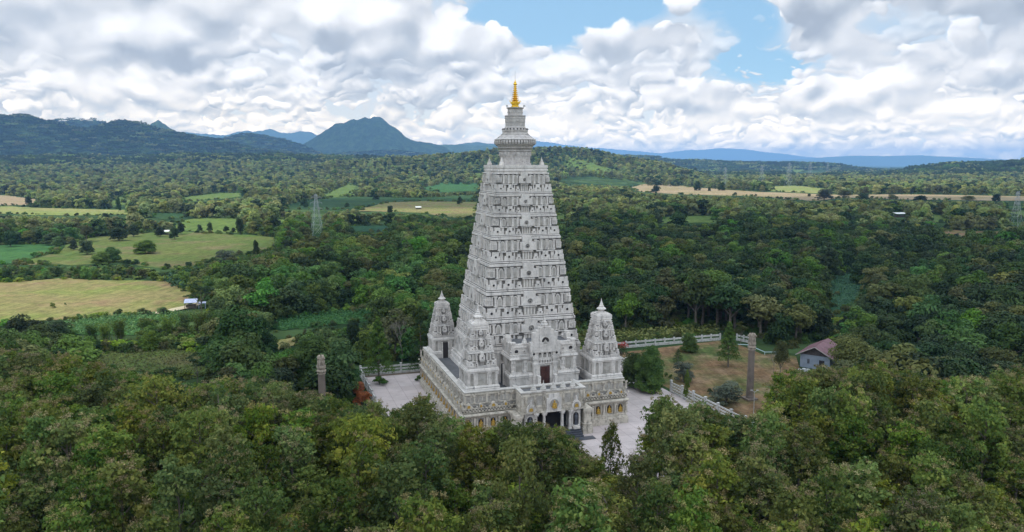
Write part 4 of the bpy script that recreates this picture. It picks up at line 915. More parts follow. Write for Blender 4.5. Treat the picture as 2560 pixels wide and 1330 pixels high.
for sg in (-1, 1):
    a, b2 = (0, 4.86), (sg * 3.9, 2.78)
    m_.add([(a[0], -.7, a[1]), (b2[0], -.7, b2[1]), (b2[0], 10.2, b2[1]), (a[0], 10.2, a[1]), (a[0], -.7, a[1] + .06), (b2[0], -.7, b2[1] + .06), (b2[0], 10.2, b2[1] + .06), (a[0], 10.2, a[1] + .06)], [(0, 1, 2, 3), (7, 6, 5, 4), (0, 4, 5, 1), (1, 5, 6, 2), (2, 6, 7, 3)])
    for i in range(19):
        y = -.6 + i * .59; m_.tube([(a[0], y, a[1] + .07), (b2[0], y, b2[1] + .07)], .03, 4)
ro = m_.build('roof', [rp], hut)
m_ = MB()
for sg in (-1, 1): m_.tube([(0, -.74, 4.86), (sg * 3.95, -.74, 2.74)], .1, 4)
m_.build('fascia', [fasc], ro)
m_ = MB(); m_.box(.9, 2.0, -.06, -.005, 0.02, 2.05); m_.build('door', [hole], hut)
m_ = MB(); m_.box(-1.6, -1.1, -.05, -.005, 1.0, 2.0, 0)
for i in range(5): m_.box(-1.62, -1.08, -.08, -.05, 1.0 + i * .22, 1.05 + i * .22, 1)
m_.build('window', [hole, bw], hut)
m_ = MB(); 
for k in range(3): m_.box(-.3 + k * .75, .3 + k * .75, -.3, .3, 0, .5 + .12 * (k % 2), 0, .05, .05)
sk = m_.build('storage_sacks', [mat('white_sacks', (.6, .6, .62), .7, (.5, .5, .52), 3)], None); wp = gp(2003, 922); sk.location = (wp[0] - 1.0, wp[1] - 2, 0); tag(sk, 'white sacks stacked beside the left end of the blue-grey farm building', 'sacks')

def shed(px, py, w, dl, h, col, label, rz=0.2, two=False):
    p = gp(px, py); r = empty('farm_shed', (p[0], p[1], 0), rz, label, 'shed')
    m_ = MB()
    for sx in (-1, 1):
        for sy in (-1, 1): m_.tube([(sx * w * .45, sy * dl * .45, 0), (sx * w * .45, sy * dl * .45, h)], .07, 5)
    m_.box(-w * .4, w * .4, -dl * .1, dl * .4, 0, h * .6); m_.build('frame', [bark], r)
    rm = mat('shed_roof', col, .5, tuple(c * .75 for c in col), 1.5)
    m_ = MB(); m_.add([(-w / 2, -dl / 2, h), (w / 2, -dl / 2, h), (w / 2, dl / 2, h + .6), (-w / 2, dl / 2, h + .6), (-w / 2, -dl / 2, h + .07), (w / 2, -dl / 2, h + .07), (w / 2, dl / 2, h + .67), (-w / 2, dl / 2, h + .67)], [(3, 2, 1, 0), (4, 5, 6, 7), (0, 1, 5, 4), (1, 2, 6, 5), (2, 3, 7, 6), (3, 0, 4, 7)]); m_.build('roof', [rm], r)
    if two: m_ = MB(); m_.box(w * .55, w * 1.2, -dl * .4, dl * .4, h * .8, h * .88); m_.box(w * .6, w * .65, -dl * .35, -dl * .3, 0, h * .8); m_.box(w * 1.1, w * 1.15, -dl * .35, -dl * .3, 0, h * .8); m_.build('lean_to', [rm], r)
    return r
shed(478, 771, 3.2, 3, 1.7, (.30, .34, .48), 'low farm shed with blue-white roof under the spreading tree by the tan meadow', .3, True)
shed(1046, 523, 5, 3, 1.6, (.75, .75, .75), 'tiny white-roofed hut in the tan field left of the tower')
shed(412, 587, 5, 3, 1.8, (.6, .6, .6), 'tiny pale hut between two dark trees in the left meadow')
shed(2250, 543, 9, 5, 2.6, (.7, .7, .7), 'white-roofed farm shed between far trees on the right')
shed(2462, 704, 4.5, 3, 3.2, (.25, .45, .75), 'small blue-roofed shed showing between dark trees at right')

# power pylons
def pylon(px, py, h, label, group='power pylons', rz=.5, fat=.05):
    p = gp(px, py); gz_ = float(hz(p[0], p[1])); r = empty('power_pylon', (p[0], p[1], gz_), rz, label, 'pylon', group)
    m_ = MB(); hw = lambda z: h * (.115 * (1 - z / h) ** 1.3 + .022)
    def leg(z): w = hw(z); return [(-w, -w, z), (w, -w, z), (w, w, z), (-w, w, z)]
    zs = [0]; 
    while zs[-1] < h * .97: zs.append(min(h, zs[-1] + max(hw(zs[-1]) * 2.1, h * .05)))
    for i in range(len(zs) - 1):
        A, B = leg(zs[i]), leg(zs[i + 1])
        for k in range(4):
            j = (k + 1) % 4
            m_.tube([A[k], B[k]], fat, 4); m_.tube([A[k], B[j]], fat * .55, 3); m_.tube([A[j], B[k]], fat * .55, 3); m_.tube([B[k], B[j]], fat * .55, 3)
    m_.build('mast', [steel], r)
    for zz, L_ in ((.66, .15), (.80, .135), (.93, .12)):
        m_ = MB()
        for sg in (-1, 1):
            tip = (sg * h * L_, 0, h * zz); w = hw(h * zz)
            for yy in (-w, w): m_.tube([(sg * w, yy, h * zz), tip], fat * .8, 3); m_.tube([(sg * w, yy, h * (zz + .045)), tip], fat * .7, 3)
            m_.tube([tip, (tip[0], 0, h * (zz - .035))], fat * .9, 4)
        m_.build('cross_arm', [steel], r)
pylon(793, 592, 22.3, 'lattice power pylon standing over the dark tree belt left of the tower', fat=.065)
pylon(2538, 567, 21.5, 'lattice power pylon at the right edge of the view', fat=.065)
for px, py, hh, n_ in ((1812, 472, 32, 'leftmost'), (1903, 470, 36, 'second from the left'), (1971, 468, 40, 'middle one'), (2024, 458, 42, 'second from the right'), (2068, 445, 42, 'rightmost')):
    pylon(px, py, hh, f'far pale power pylon, {n_} of the line beyond the bare fields', 'far power pylons', fat=.10)

# street lamp, water bin
p = gp(1884, 1035); r = empty('street_lamp', (p[0], p[1], 0), 0, 'thin white lamp post with two short arms in front of the right lion column', 'lamp')
m_ = MB(); m_.tube([(0, 0, 0), (0, 0, 3.6)], [.05, .035], 6); m_.build('pole', [whitec], r)
m_ = MB()
for sg in (-1, 1): m_.tube([(0, 0, 3.45), (sg * .45, 0, 3.75)], .035, 5); m_.box(sg * .45 - .18, sg * .45 + .18, -.07, .07, 3.73, 3.8)
m_.build('lamp_head', [whitec], r)
blu = mat('blue_plastic', (.08, .14, .38), .4, (.06, .11, .3), 3); wlid = mat('pale_lid', (.55, .62, .72), .4, (.5, .56, .66), 3)
p = gp(894, 1049, 0); p = gp(893, 1036, 3.2)
r = empty('water_tank', (p[0], p[1], 0), 0, 'blue water tank with pale lid peeking out of the wood beside the terrace', 'water tank')
m_ = MB(); m_.lathe([(.48, 2.2), (.52, 2.3), (.52, 2.7), (.5, 2.75), (.52, 2.8), (.52, 3.0)], 18); m_.build('barrel', [blu], r)
m_ = MB(); m_.lathe([(.55, 3.0), (.55, 3.06), (.4, 3.2), (.1, 3.26)], 18); m_.build('lid', [wlid], r)
m_ = MB(); 
for sx in (-1, 1):
    for sy in (-1, 1): m_.tube([(sx * .4, sy * .4, 0), (sx * .4, sy * .4, 2.2)], .05, 5)
m_.box(-.5, .5, -.5, .5, 2.1, 2.2); m_.build('stand', [steel], r)

# ------------------------------------------------------------------ plants
def leafcloud(C, Nrm, L_, asp=.55, fold=.18, r=rng):
    """one folded rhombic leaf per row: centre C, facing Nrm, length L_"""
    n = len(C); Nrm = Nrm / np.maximum(np.linalg.norm(Nrm, axis=1, keepdims=True), 1e-6)
    t = np.cross(Nrm, r.normal(size=(n, 3))); t /= np.maximum(np.linalg.norm(t, axis=1, keepdims=True), 1e-6); b = np.cross(Nrm, t)
    L_ = np.broadcast_to(L_, (n,))[:, None]; w = L_ * asp
    V = np.stack([C - t * L_ * .5, C + b * w * .5 + Nrm * L_ * fold * .5, C + t * L_ * .5, C - b * w * .5 + Nrm * L_ * fold * .5], 1)
    return V.reshape(-1, 3)
def quads(n): return np.arange(n * 4).reshape(n, 4)
def crown_mesh(name, parts, mats):
    """parts: list of (V, material index)"""
    V = np.concatenate([p[0] for p in parts]); n = len(V) // 4
    mi = np.concatenate([np.full(len(p[0]) // 4, p[1]) for p in parts])
    tint = np.repeat(np.concatenate([p[2] if len(p) > 2 else rng.random(len(p[0]) // 4) for p in parts]), 4)
    return fast_mesh(name, V, quads(n), None, mats, False, tint.clip(0, 1), mi)
def sph(n): d = rng.normal(size=(n, 3)); return d / np.linalg.norm(d, axis=1, keepdims=True)

def teak(h=13., R=2.5, flowers=1.0, seed=0, lean=0.):
    nb = 34; ends = []
    for i in range(nb):
        u = (i + .5) / nb; z = h * (.36 + .62 * u ** .8); env = R * (1.0 - .78 * max(0., (z / h - .55) / .45) ** 1.5) * (.75 + .25 * min(1, (z / h - .3) / .2))
        a = i * 2.4 + rng.uniform(-.5, .5); rr = env * rng.uniform(.45, 1.12); ends.append((rr * math.cos(a), rr * math.sin(a), z + rng.uniform(-.5, .5), rng.uniform(.55, .9)))
    P_, N_, S_, T_ = [], [], [], []; FP = []
    for k, (x, y, z, br_) in enumerate(ends):
        ns = int(24 * br_); d = sph(ns); c = np.array((x, y, z)) + d * br_ * np.array((1, 1, .95)) * rng.uniform(.5, 1.1, (ns, 1)); shade = rng.normal(.48, .2)
        for j in range(ns):
            m = 9; a = rng.random(m) * 6.28; out_ = np.stack([np.cos(a), np.sin(a), rng.uniform(-.7, .5, m)], 1)
            P_.append(c[j] + out_ * rng.uniform(.08, .30, (m, 1))); N_.append(out_ * .9 + d[j] * .5 + np.array((0, 0, .45)) + rng.normal(0, .45, (m, 3)))
            S_.append(rng.uniform(.16, .38, m)); T_.append((rng.normal(shade, .18, m) + (rng.random(m) < .04) * .5))
        if k > nb * .3 and rng.random() < .55 * flowers:
            for q in range(int(rng.integers(2, 6))):
                fc = np.array((x, y, z + br_ * .7)) + rng.normal(0, 1, 3) * np.array((.5, .5, .25)) * br_
                m = 40; dd = sph(m); dd[:, 2] = np.abs(dd[:, 2]) * 1.1; FP.append(fc + dd * rng.uniform(.06, .32, (m, 1)))
    P_, N_, S_, T_ = map(np.concatenate, (P_, N_, S_, T_))
    parts = [(leafcloud(P_, N_, S_, .6), 0, T_)]
    if FP: FP = np.concatenate(FP); parts.append((leafcloud(FP, rng.normal(size=FP.shape), rng.uniform(.07, .14, len(FP)), .6, .3), 1))
    cm = crown_mesh('crown', parts, [L_teak, L_flower])
    tm = MB(); tm.tube([(0, 0, 0), (.05, 0, h * .3), (0, .1, h * .6), (0, 0, h * .92)], [.17, .14, .1, .03], 7)
    for (x, y, z, _) in ends[::3]:
        z0 = z - max(.8, math.hypot(x, y) * .8); tm.tube([(0, 0, max(z0, h * .25)), (x * .55, y * .55, (z + max(z0, h * .25)) / 2 + .1), (x, y, z)], [.06, .04, .015], 5)
    return cm, tm
def lump_crown(H, R, nl, leaf, per, mats, flat=.8, base=.25, asp=.6, cone=False, gaps=.0, mi=0, droop=0., spread=.75):
    """crown of overlapping lumps of leaves between base*H and H"""
    zb = H * base; P_, N_, T_ = [], [], []; cz = (H + zb) / 2; hh = (H - zb) / 2
    for i in range(nl):
        if cone:
            u = (i + .5) / nl; a = i * 2.4; z = zb + (H - zb) * u * .97; rr = R * (1 - u) ** .8 * .75; lr = max(R * .42 * (1 - u * .75), .3)
            c = np.array((rr * math.cos(a), rr * math.sin(a), z))
        else:
            d = sph(1)[0]; d[2] = d[2] * .9 + .12; q = rng.uniform(.55, 1.0) if i > nl * .2 else rng.uniform(.1, .5)
            lr = R * rng.uniform(.26, .44); c = np.array((d[0] * (R - lr) * q * 1.05, d[1] * (R - lr) * q * 1.05, cz + d[2] * (hh - lr * .7) * q))
        d = sph(per); d[:, 2] = np.where(d[:, 2] < -.3, -d[:, 2], d[:, 2])
        sh = rng.uniform(spread, 1.08, (per, 1)); p = c + d * lr * np.array((1, 1, flat)) * sh
        P_.append(p); N_.append(d + np.array((0, 0, .35 - droop)) + rng.normal(0, .38, (per, 3))); T_.append(rng.normal(rng.uniform(.3, .7), .15, per))
    if base < .12 and not cone:
        for i in range(int(nl * .6)):
            a = rng.uniform(0, 6.28); rr = R * rng.uniform(.45, .78); lr = R * rng.uniform(.24, .36); c = np.array((rr * math.cos(a), rr * math.sin(a), zb + hh * rng.uniform(.12, .7)))
            d = sph(per); d[:, 2] = np.abs(d[:, 2]) * .9 - .1; P_.append(c + d * lr); N_.append(d + np.array((0, 0, .3)) + rng.normal(0, .38, (per, 3))); T_.append(rng.normal(rng.uniform(.3, .7), .15, per))
    P_, N_, T_ = map(np.concatenate, (P_, N_, T_))
    return (leafcloud(P_, N_, leaf * rng.uniform(.6, 1.35, len(P_)), asp, .25), mi, T_)
def simple_trunk(H, R, r0, base=.25, n=6, limbs=5):
    tm = MB(); tm.tube([(0, 0, -.3), (.1, 0, H * .25), (-.05, .1, H * .5), (0, 0, H * .8)], [r0, r0 * .8, r0 * .55, r0 * .15], n)
    for i in range(limbs):
        a = i * 2.4; z0 = H * (base + .08 * i * .5); tm.tube([(0, 0, z0), (R * .35 * math.cos(a), R * .35 * math.sin(a), z0 + H * .15), (R * .7 * math.cos(a), R * .7 * math.sin(a), z0 + H * .26)], [r0 * .5, r0 * .3, r0 * .1], 5)
    return tm
KIND = {}
def kind(key, name, cm, tm, barkm=None):
    root = empty(name); root.hide_render = False
    c = bpy.data.objects.new('crown', cm); COL.objects.link(c); c.parent = root
    tr = None
    if tm is not None: tr = tm.build('trunk', [barkm or bark], root)
    KIND.setdefault(key, []).append([root, c, tr, False])
def place(key, x, y, s=(1, 1), label='', cat='tree', group=None, i=None, mat_=None, z=None, sink=0.):
    v = KIND[key][(rng.integers(len(KIND[key])) if i is None else i % len(KIND[key]))]
    if not v[3]: r = v[0]; v[3] = True
    else: r = copy_tree(v[0])
    zz = float(hz(x, y)) if z is None else z
    r.location = (x, y, zz - sink); r.rotation_euler = (0, 0, float(rng.uniform(0, 6.28))); r.scale = (s[0], s[0], s[1])
    for k in ('label', 'category', 'group'):
        if k in r: del r[k]
    tag(r, label, cat, group); return r
bpy.context.view_layer.update()
for s in range(14):
    cm, tm = teak(rng.uniform(12.4, 13.6), rng.uniform(2.3, 2.9), (1.3, .6, 1.2, .2, 1.5, 0, .9, 1.4, .4)[s % 9]); kind('teak', 'teak_tree', cm, tm, bark)
def broad(mats, H, R, nl, per, leaf, **k): return crown_mesh('crown', [lump_crown(H, R, nl, leaf, per, mats, **k)], mats)
for m_, n_ in ((L_broad, 3), (L_dark, 2), (L_olive, 3), (L_broad, 2), (L_bright, 1)):
    for j in range(n_): kind('broad', 'broadleaf_tree', broad([m_], 10, 4.2, 22, 95, .62, base=.18, flat=.75), simple_trunk(10, 4.2, .28))
for j in range(2): kind('dark', 'broadleaf_tree', broad([L_dark], 10, 4.5, 26, 170, .5, base=.05, flat=.85), simple_trunk(10, 4.5, .3))
kind('grey', 'broadleaf_tree', broad([L_grey], 10, 4.0, 22, 150, .45, base=.05, flat=.8), simple_trunk(10, 4, .3))
kind('scrub', 'broadleaf_tree', broad([L_bright], 6, 4.2, 22, 90, .5, base=.02, flat=.7), simple_trunk(6, 4, .15)); kind('scrub', 'broadleaf_tree', broad([L_yellow], 6, 3.6, 18, 90, .42, base=.02, flat=.7), simple_trunk(6, 3.4, .15)); kind('scrub', 'broadleaf_tree', broad([L_broad], 6, 4.4, 22, 95, .5, base=.02, flat=.7), simple_trunk(6, 4, .15))
for j in range(2): kind('bush', 'shrub', broad([(L_broad, L_bright)[j]], 4, 3, 14, 85, .5, base=.0, flat=.7), simple_trunk(4, 3, .12))
kind('cone', 'conical_tree', broad([L_broad], 10, 3, 40, 210, .32, base=.16, cone=True, flat=.6, asp=.4), simple_trunk(10, 2.2, .22, limbs=2))
kind('cone_dark', 'conical_tree', broad([L_dark], 10, 3, 30, 120, .32, base=.06, cone=True, flat=.6, asp=.4), simple_trunk(10, 2.2, .22, limbs=2))
kind('round', 'broadleaf_tree', broad([L_broad], 10, 4.4, 44, 330, .36, base=.02, flat=.85), simple_trunk(10, 4.4, .25))
kind('olive', 'broadleaf_tree', broad([L_olive], 10, 4.6, 30, 220, .36, base=.15, flat=.7), simple_trunk(10, 4.6, .25))
kind('yellow', 'shrub', broad([L_yellow], 5, 2.4, 16, 80, .34, base=.1, flat=.8), simple_trunk(5, 2.2, .1))
kind('orange', 'shrub', broad([L_orange], 2, 1.6, 14, 120, .2, base=0, flat=.8), simple_trunk(2, 1.4, .06, limbs=2))
kind('red', 'shrub', crown_mesh('crown', [lump_crown(3, 1.6, 10, .2, 60, None, base=.1), lump_crown(3.1, 1.6, 6, .2, 60, None, base=.4, mi=1)], [L_dark, L_red]), simple_trunk(3, 1.4, .08))
kind('small', 'shrub', broad([L_broad], 1, .62, 6, 90, .13, base=0, flat=.95), simple_trunk(1, .5, .05, limbs=1))
kind('teak_fine', 'broadleaf_tree', broad([L_broad], 12, 5.2, 46, 330, .2, base=.25, flat=.75, asp=.5), simple_trunk(12, 5, .3))
kind('flowerhead', 'broadleaf_tree', crown_mesh('crown', [lump_crown(11, 3.2, 20, .34, 120, None, base=.3), lump_crown(11.4, 3.2, 24, .16, 300, None, base=.45, mi=1)], [L_teak, L_flower]), simple_trunk(11, 3, .2))
# umbrella-like layered tree
lp = []
for i in range(11):
    a = i * 2.4; rr = 3.6 * math.sqrt((i + .3) / 11); n = 260; q = np.sqrt(rng.random(n)) * 1.6; t_ = rng.random(n) * 6.28; z = 5.8 - .25 * rr - (i % 3) * .8
    P_ = np.stack([rr * math.cos(a) + q * np.cos(t_), rr * math.sin(a) + q * np.sin(t_), z - q * .12 + rng.normal(0, .06, n)], 1)
    lp.append((leafcloud(P_, np.array((0, 0, 1.)) + rng.normal(0, .25, (n, 3)), rng.uniform(.2, .4, n), .55), 0))
kind('layered', 'layered_tree', crown_mesh('crown', lp, [L_olive]), simple_trunk(6, 3.6, .18))
lp2 = [(v, 0) for v, _ in lp]
kind('layered_dark', 'layered_tree', crown_mesh('crown', lp2, [L_dark]), simple_trunk(6, 3.6, .18))
def bamboo_mesh():
    P_, N_, S_ = [], [], []; st = MB()
    for i in range(46):
        a = rng.uniform(0, 6.28); sp_ = rng.uniform(.4, 2.6); h = rng.uniform(6.5, 9.5); x0, y0 = rng.normal(0, .45, 2); pts = []
        for k in range(8):
            u = k / 7; pts.append((x0 + sp_ * u ** 2.4 * math.cos(a), y0 + sp_ * u ** 2.4 * math.sin(a), h * (u - .16 * u ** 4)))
        if i < 14: st.tube(pts, [.05, .05, .05, .04, .03, .02, .015, .01], 4)
        for k in range(60):
            u = rng.uniform(.25, 1) ; f_ = u * 7; k0 = min(int(f_), 6); p = np.array(pts[k0]) + (np.array(pts[k0 + 1]) - np.array(pts[k0])) * (f_ - k0)
            P_.append(p + rng.normal(0, .22, 3)); N_.append((rng.normal(0, 1), rng.normal(0, 1), .6)); S_.append(rng.uniform(.25, .5))
    return crown_mesh('crown', [(leafcloud(np.array(P_), np.array(N_), np.array(S_), .32), 0)], [L_broad]), st
for _ in range(2): cm, tm = bamboo_mesh(); kind('bamboo', 'bamboo_clump', cm, tm, bark)
# bare, twiggy tree
def bare():
    tm = MB()
    def br(p, d, L_, r, lv):
        q = p + d * L_; tm.tube([p, (p + q) / 2 + rng.normal(0, .05 * L_, 3), q], [r, r * .8, r * .6], 4)
        if lv: 
            for _ in range(3 if lv > 1 else 4):
                nd_ = d + rng.normal(0, .42, 3); nd_[2] += .12; br(q, nd_ / np.linalg.norm(nd_), L_ * rng.uniform(.62, .85), r * .6, lv - 1)
    br(np.array((0, 0, 0.)), np.array((0.02, 0, 1.)), 2.6, .12, 5)
    return tm
tb = bare(); root = empty('bare_tree'); o = tb.build('branches', [mat('grey_twigs', (.25, .225, .20), .9, (.17, .15, .13), 3)], root)
KIND['bare'] = [[root, o, None, False]]

def px_tree(key, px, py, hpx, wpx, label, cat='tree', group=None, Hn=10., Rn=4.2, **k):
    """a tree whose foot shows at (px, py) of the photo and that is hpx high, wpx wide"""
    p = gp(px, py); zz = float(hz(p[0], p[1])); d = math.hypot(p[0], p[1]); dep = p[1] * CP + CAMH * SP
    H = hpx * dep / FOC / math.cos(math.atan2(CAMH, d)) ; R = wpx * dep / FOC / 2
    return place(key, p[0], p[1], (R / Rn, H / Hn), label, cat, group, z=zz, **k)

G1 = 'single trees in the left meadows'
for px, py, h, w, k, lb in [
 (27, 617, 44, 36, 'dark', 'dark round tree at the left edge of the view, next to the green crop field'),
 (72, 610, 36, 36, 'olive', 'brownish round tree second from the left edge above the green crop field'),
 (134, 612, 32, 56, 'dark', 'wide dark tree at the far corner of the green crop field'),
 (184, 625, 28, 24, 'dark', 'small dark tree alone on the tan meadow right of the crop field corner'),
 (218, 636, 40, 42, 'dark', 'dark round tree in front of a taller brownish one on the left meadow'),
 (217, 604, 44, 38, 'olive', 'taller brownish tree right behind a dark round one on the left meadow'),
 (252, 662, 34, 46, 'round', 'left half of the big green bush pair in the left meadow'),
 (283, 655, 40, 40, 'round', 'right half of the big green bush pair in the left meadow'),
 (297, 602, 38, 48, 'dark', 'broad dark tree in the row along the top of the left meadow'),
 (334, 592, 36, 28, 'dark', 'narrow dark tree right of the broad dark one on the left meadow'),
 (363, 634, 36, 52, 'round', 'spreading green tree with arching stems in the middle of the left meadow'),
 (401, 592, 28, 28, 'dark', 'dark tree left of the tiny pale hut in the left meadow'),
 (437, 598, 32, 28, 'dark', 'dark tree right of the tiny pale hut in the left meadow'),
 (453, 586, 32, 24, 'dark', 'upright dark tree behind the one right of the tiny hut'),
 (500, 580, 21, 15, 'dark', 'first of two small dark trees standing in the light green meadow'),
 (525, 580, 26, 17, 'dark', 'second, larger of two small dark trees standing in the light green meadow'),
 (566, 580, 16, 17, 'dark', 'low dark bush left of the tall dark tree at the light meadow edge'),
 (584, 582, 14, 15, 'dark', 'low dark bush touching the tall dark tree at the light meadow edge'),
 (600, 583, 42, 24, 'dark', 'tall dark tree at the right end of the light green meadow'),
 (641, 640, 44, 18, 'dark', 'slim dark tree alone at the right end of the left meadow'),
 (567, 682, 66, 58, 'grey', 'silvery grey-green tree at the near edge of the left meadow'),
 (131, 770, 17, 16, 'small', 'small thin sapling standing in the sunlit tan meadow'),
 (163, 763, 8, 7, 'small', 'tiny dark shrub right of the sapling in the sunlit tan meadow'),
 (72, 512, 24, 18, 'dark', 'dark tree standing between bare field and forest at far left'),
 (297, 530, 40, 14, 'dark', 'slim tree in front of the small bright green field'),
 (265, 545, 14, 20, 'dark', 'small dark round tree on the yellow field'),
 (345, 540, 22, 34, 'dark', 'dark tree at the right end of the yellow field'),
 (1743, 479, 28, 20, 'dark', 'dark tree at the left end of the bare strip right of the tower'),
 (1803, 479, 26, 20, 'dark', 'second dark tree on the bare strip right of the tower'),
 (1773, 480, 14, 9, 'dark', 'little tree between two dark trees on the bare strip'),
 (2023, 492, 9, 9, 'dark', 'tiny dark round tree alone on the yellow strip at right'),
 (1838, 487, 7, 10, 'dark', 'tiny bush low on the bare strip at right'),
 (975, 534, 22, 18, 'dark', 'dark round tree at the lower edge of the tan field left of the tower'),
 (868, 518, 12, 16, 'dark', 'small dark tree in the dark crop field beside the pylon'),
 (2060, 500, 32, 50, 'grey', 'pale grey-green tree group leaning into the bare strip at right'),
 (1640, 482, 20, 26, 'dark', 'dark tree low on the near edge of the bare strip, closest to the tower'), (2110, 500, 26, 40, 'olive', 'olive tree group in front of the bare strip, right of the pale grey-green one'), (2160, 503, 22, 34, 'dark', 'dark tree group interrupting the bare strip, right of centre'), (2230, 505, 20, 30, 'olive', 'olive tree on the near edge of the bare strip below the pylons'), (2300, 508, 22, 36, 'dark', 'dark trees covering the near edge of the bare strip at right'), (2420, 508, 20, 40, 'olive', 'low olive trees in front of the right end of the bare strip'), (2490, 506, 24, 22, 'dark', 'round dark tree beside the right pylon in front of the bare strip'), (940, 500, 14, 20, 'dark', 'dark bush between the dark crop field and the tan field'), (1150, 512, 22, 16, 'dark', 'small dark tree close to the tower on the upper edge of the tan field'), (760, 520, 26, 24, 'dark', 'dark tree in front of the dark crop field by the left pylon'), (1558, 600, 20, 16, 'dark', 'dark tree tip standing above the mid wood right of the tower')]:
    kw = dict(Hn=1., Rn=.62) if k == 'small' else (dict(Rn=4.5) if k == 'dark' else {})
    px_tree(k, px, py, h, w, lb, group=G1 if px < 700 else 'single trees in the far fields', **kw)
# trees of the middle distance that stand out
px_tree('layered_dark', 505, 788, 92, 92, 'grey-green spreading tree standing over the blue-white farm shed', Hn=6.2, Rn=5.)
px_tree('yellow', 548, 760, 46, 50, 'bright yellow-green bush right of the spreading tree and the farm shed', 'shrub', Hn=5., Rn=2.4)
px_tree('yellow', 620, 748, 40, 50, 'yellow-green bush beyond the bright one by the farm shed', 'shrub', Hn=5., Rn=2.4)
px_tree('dark', 600, 940, 178, 150, 'very large dark vine-covered tree left of centre, reaching over the bright crop field')
px_tree('dark', 650, 900, 110, 90, 'dark tree leaning on the right side of the very large vine-covered tree')
px_tree('layered_dark', 495, 965, 88, 60, 'thin tall tree with sparse flat crown in front of the grassy clearing', Hn=6.2, Rn=5.)
px_tree('layered', 630, 985, 88, 170, 'wide olive tree with flat layered crown at the far edge of the wood', Hn=6.2, Rn=5.)
for px, py, h, w in ((228, 862, 62, 56), (265, 864, 66, 60), (303, 858, 70, 60)): px_tree('bamboo', px, py, h, w, 'dark feathery bamboo clump in the left group before the bright crop strip', 'bamboo', 'bamboo clumps before the crop strip', Hn=9., Rn=2.8)
for px, py, h, w in ((372, 850, 62, 60), (420, 852, 74, 62), (462, 846, 76, 60), (505, 842, 74, 60), (545, 836, 70, 56)): px_tree('bamboo', px, py, h, w, 'feathery bamboo clump in the longer right row between crop strip and the big dark tree', 'bamboo', 'bamboo row beside the crop strip', Hn=9., Rn=2.8)
for i, (px, py, h, w) in enumerate(((60, 880, 96, 110), (118, 868, 72, 100), (140, 842, 46, 60), (10, 900, 90, 90))): px_tree('layered_dark' if i % 2 else 'dark', px, py, h, w, ('dark dense tree on the left in front of the sunlit tan meadow', 'dark flat-topped tree next to the left bamboo group', 'smaller dark flat-topped tree below the tan meadow', 'dark flat tree at the left edge below the tan meadow')[i], Hn=6.2 if i % 2 else 10., Rn=5. if i % 2 else 4.2)
px_tree('bush', 412, 945, 28, 66, 'low dark green bush on the grassy clearing', 'shrub', Hn=4., Rn=3.)
# round the terrace, left
px_tree('round', 782, 985, 150, 120, 'big glossy dark green bushy tree behind the left sandstone column')
px_tree('round', 850, 985, 140, 96, 'big bushy tree between the left column and the terrace fence')
px_tree('cone', 948, 956, 164, 74, 'tall green conical tree growing out of a planter on the terrace', Rn=3.)
px_tree('small', 950, 962, 26, 48, 'low round planting at the foot of the conical tree on the terrace', 'shrub', Hn=1., Rn=.62)
px_tree('cone_dark', 1052, 938, 172, 70, 'tall dark tree touching the back left corner turret of the temple', Rn=3.)
px_tree('small', 1052, 952, 22, 30, 'small dark bush at the foot of the temple base back left corner', 'shrub', Hn=1., Rn=.62)
px_tree('dark', 884, 880, 84, 40, 'narrow dark tree behind the bushy trees left of the terrace')
px_tree('bare', 1005, 905, 150, 90, 'grey leafless twiggy tree between conical tree and left turret', Hn=11.5, Rn=4.5)
px_tree('bare', 975, 880, 120, 70, 'second leafless twiggy tree behind the terrace fence', Hn=11.5, Rn=4.5)
px_tree('orange', 898, 985, 32, 46, 'rust-orange shrub nearer the column along the left terrace fence', 'shrub', 'orange shrubs by the terrace fence', Hn=2., Rn=1.6)
px_tree('orange', 906, 1012, 36, 54, 'brighter orange shrub lower down along the left terrace fence', 'shrub', 'orange shrubs by the terrace fence', Hn=2., Rn=1.6)
# round the terrace, right
px_tree('round', 1580, 965, 84, 64, 'dark bushy tree close to the right side of the temple')
px_tree('red', 1553, 900, 44, 40, 'shrub with red flowers just right of the front right turret', 'shrub', Hn=3., Rn=1.6)
px_tree('round', 1622, 978, 118, 74, 'green bushy tree at the left end of the right terrace fence')
px_tree('bush', 1625, 980, 26, 60, 'low dark hedge at the foot of the tree beside the gate', 'shrub', Hn=4., Rn=3.)
px_tree('round', 1722, 880, 48, 46, 'dark round tree on the lawn near the white railing')
px_tree('cone_dark', 1695, 906, 34, 30, 'small dark conifer on the lawn beside the round tree', Rn=3.)
px_tree('cone', 1820, 918, 114, 58, 'tall green tree with a narrow skirted crown in the middle of the lawn', Rn=3.)
px_tree('grey', 1708, 955, 58, 60, 'grey-green feathery shrub on the lawn behind the terrace fence', 'shrub')
px_tree('grey', 1815, 1010, 62, 90, 'wide grey-green bush left of the right lion column', 'shrub')
px_tree('yellow', 1716, 1000, 78, 22, 'slim small tree with yellow leaves in front of the terrace fence', Hn=5., Rn=2.4)
px_tree('bare', 1934, 935, 80, 46, 'pale leafless tree right of the lion column', Hn=11.5, Rn=4.5)
px_tree('olive', 1950, 950, 104, 46, 'slender olive tree at the right edge of the lawn')
px_tree('layered', 1852, 860, 60, 40, 'thin sparse tree at the far corner of the lawn', Hn=6.2, Rn=5.)
for px, py, w, lb in ((1665, 941, 13, 'first clipped ball shrub behind the terrace fence gap'), (1677, 945, 12, 'second clipped ball shrub behind the terrace fence gap'), (1775, 985, 18, 'clipped ball shrub in the middle of the lawn edge'), (1796, 996, 14, 'small ball shrub beside the wide grey-green bush')):
    px_tree('small', px, py, w, w, lb, 'shrub', 'clipped ball shrubs on the lawn', Hn=1., Rn=.62)
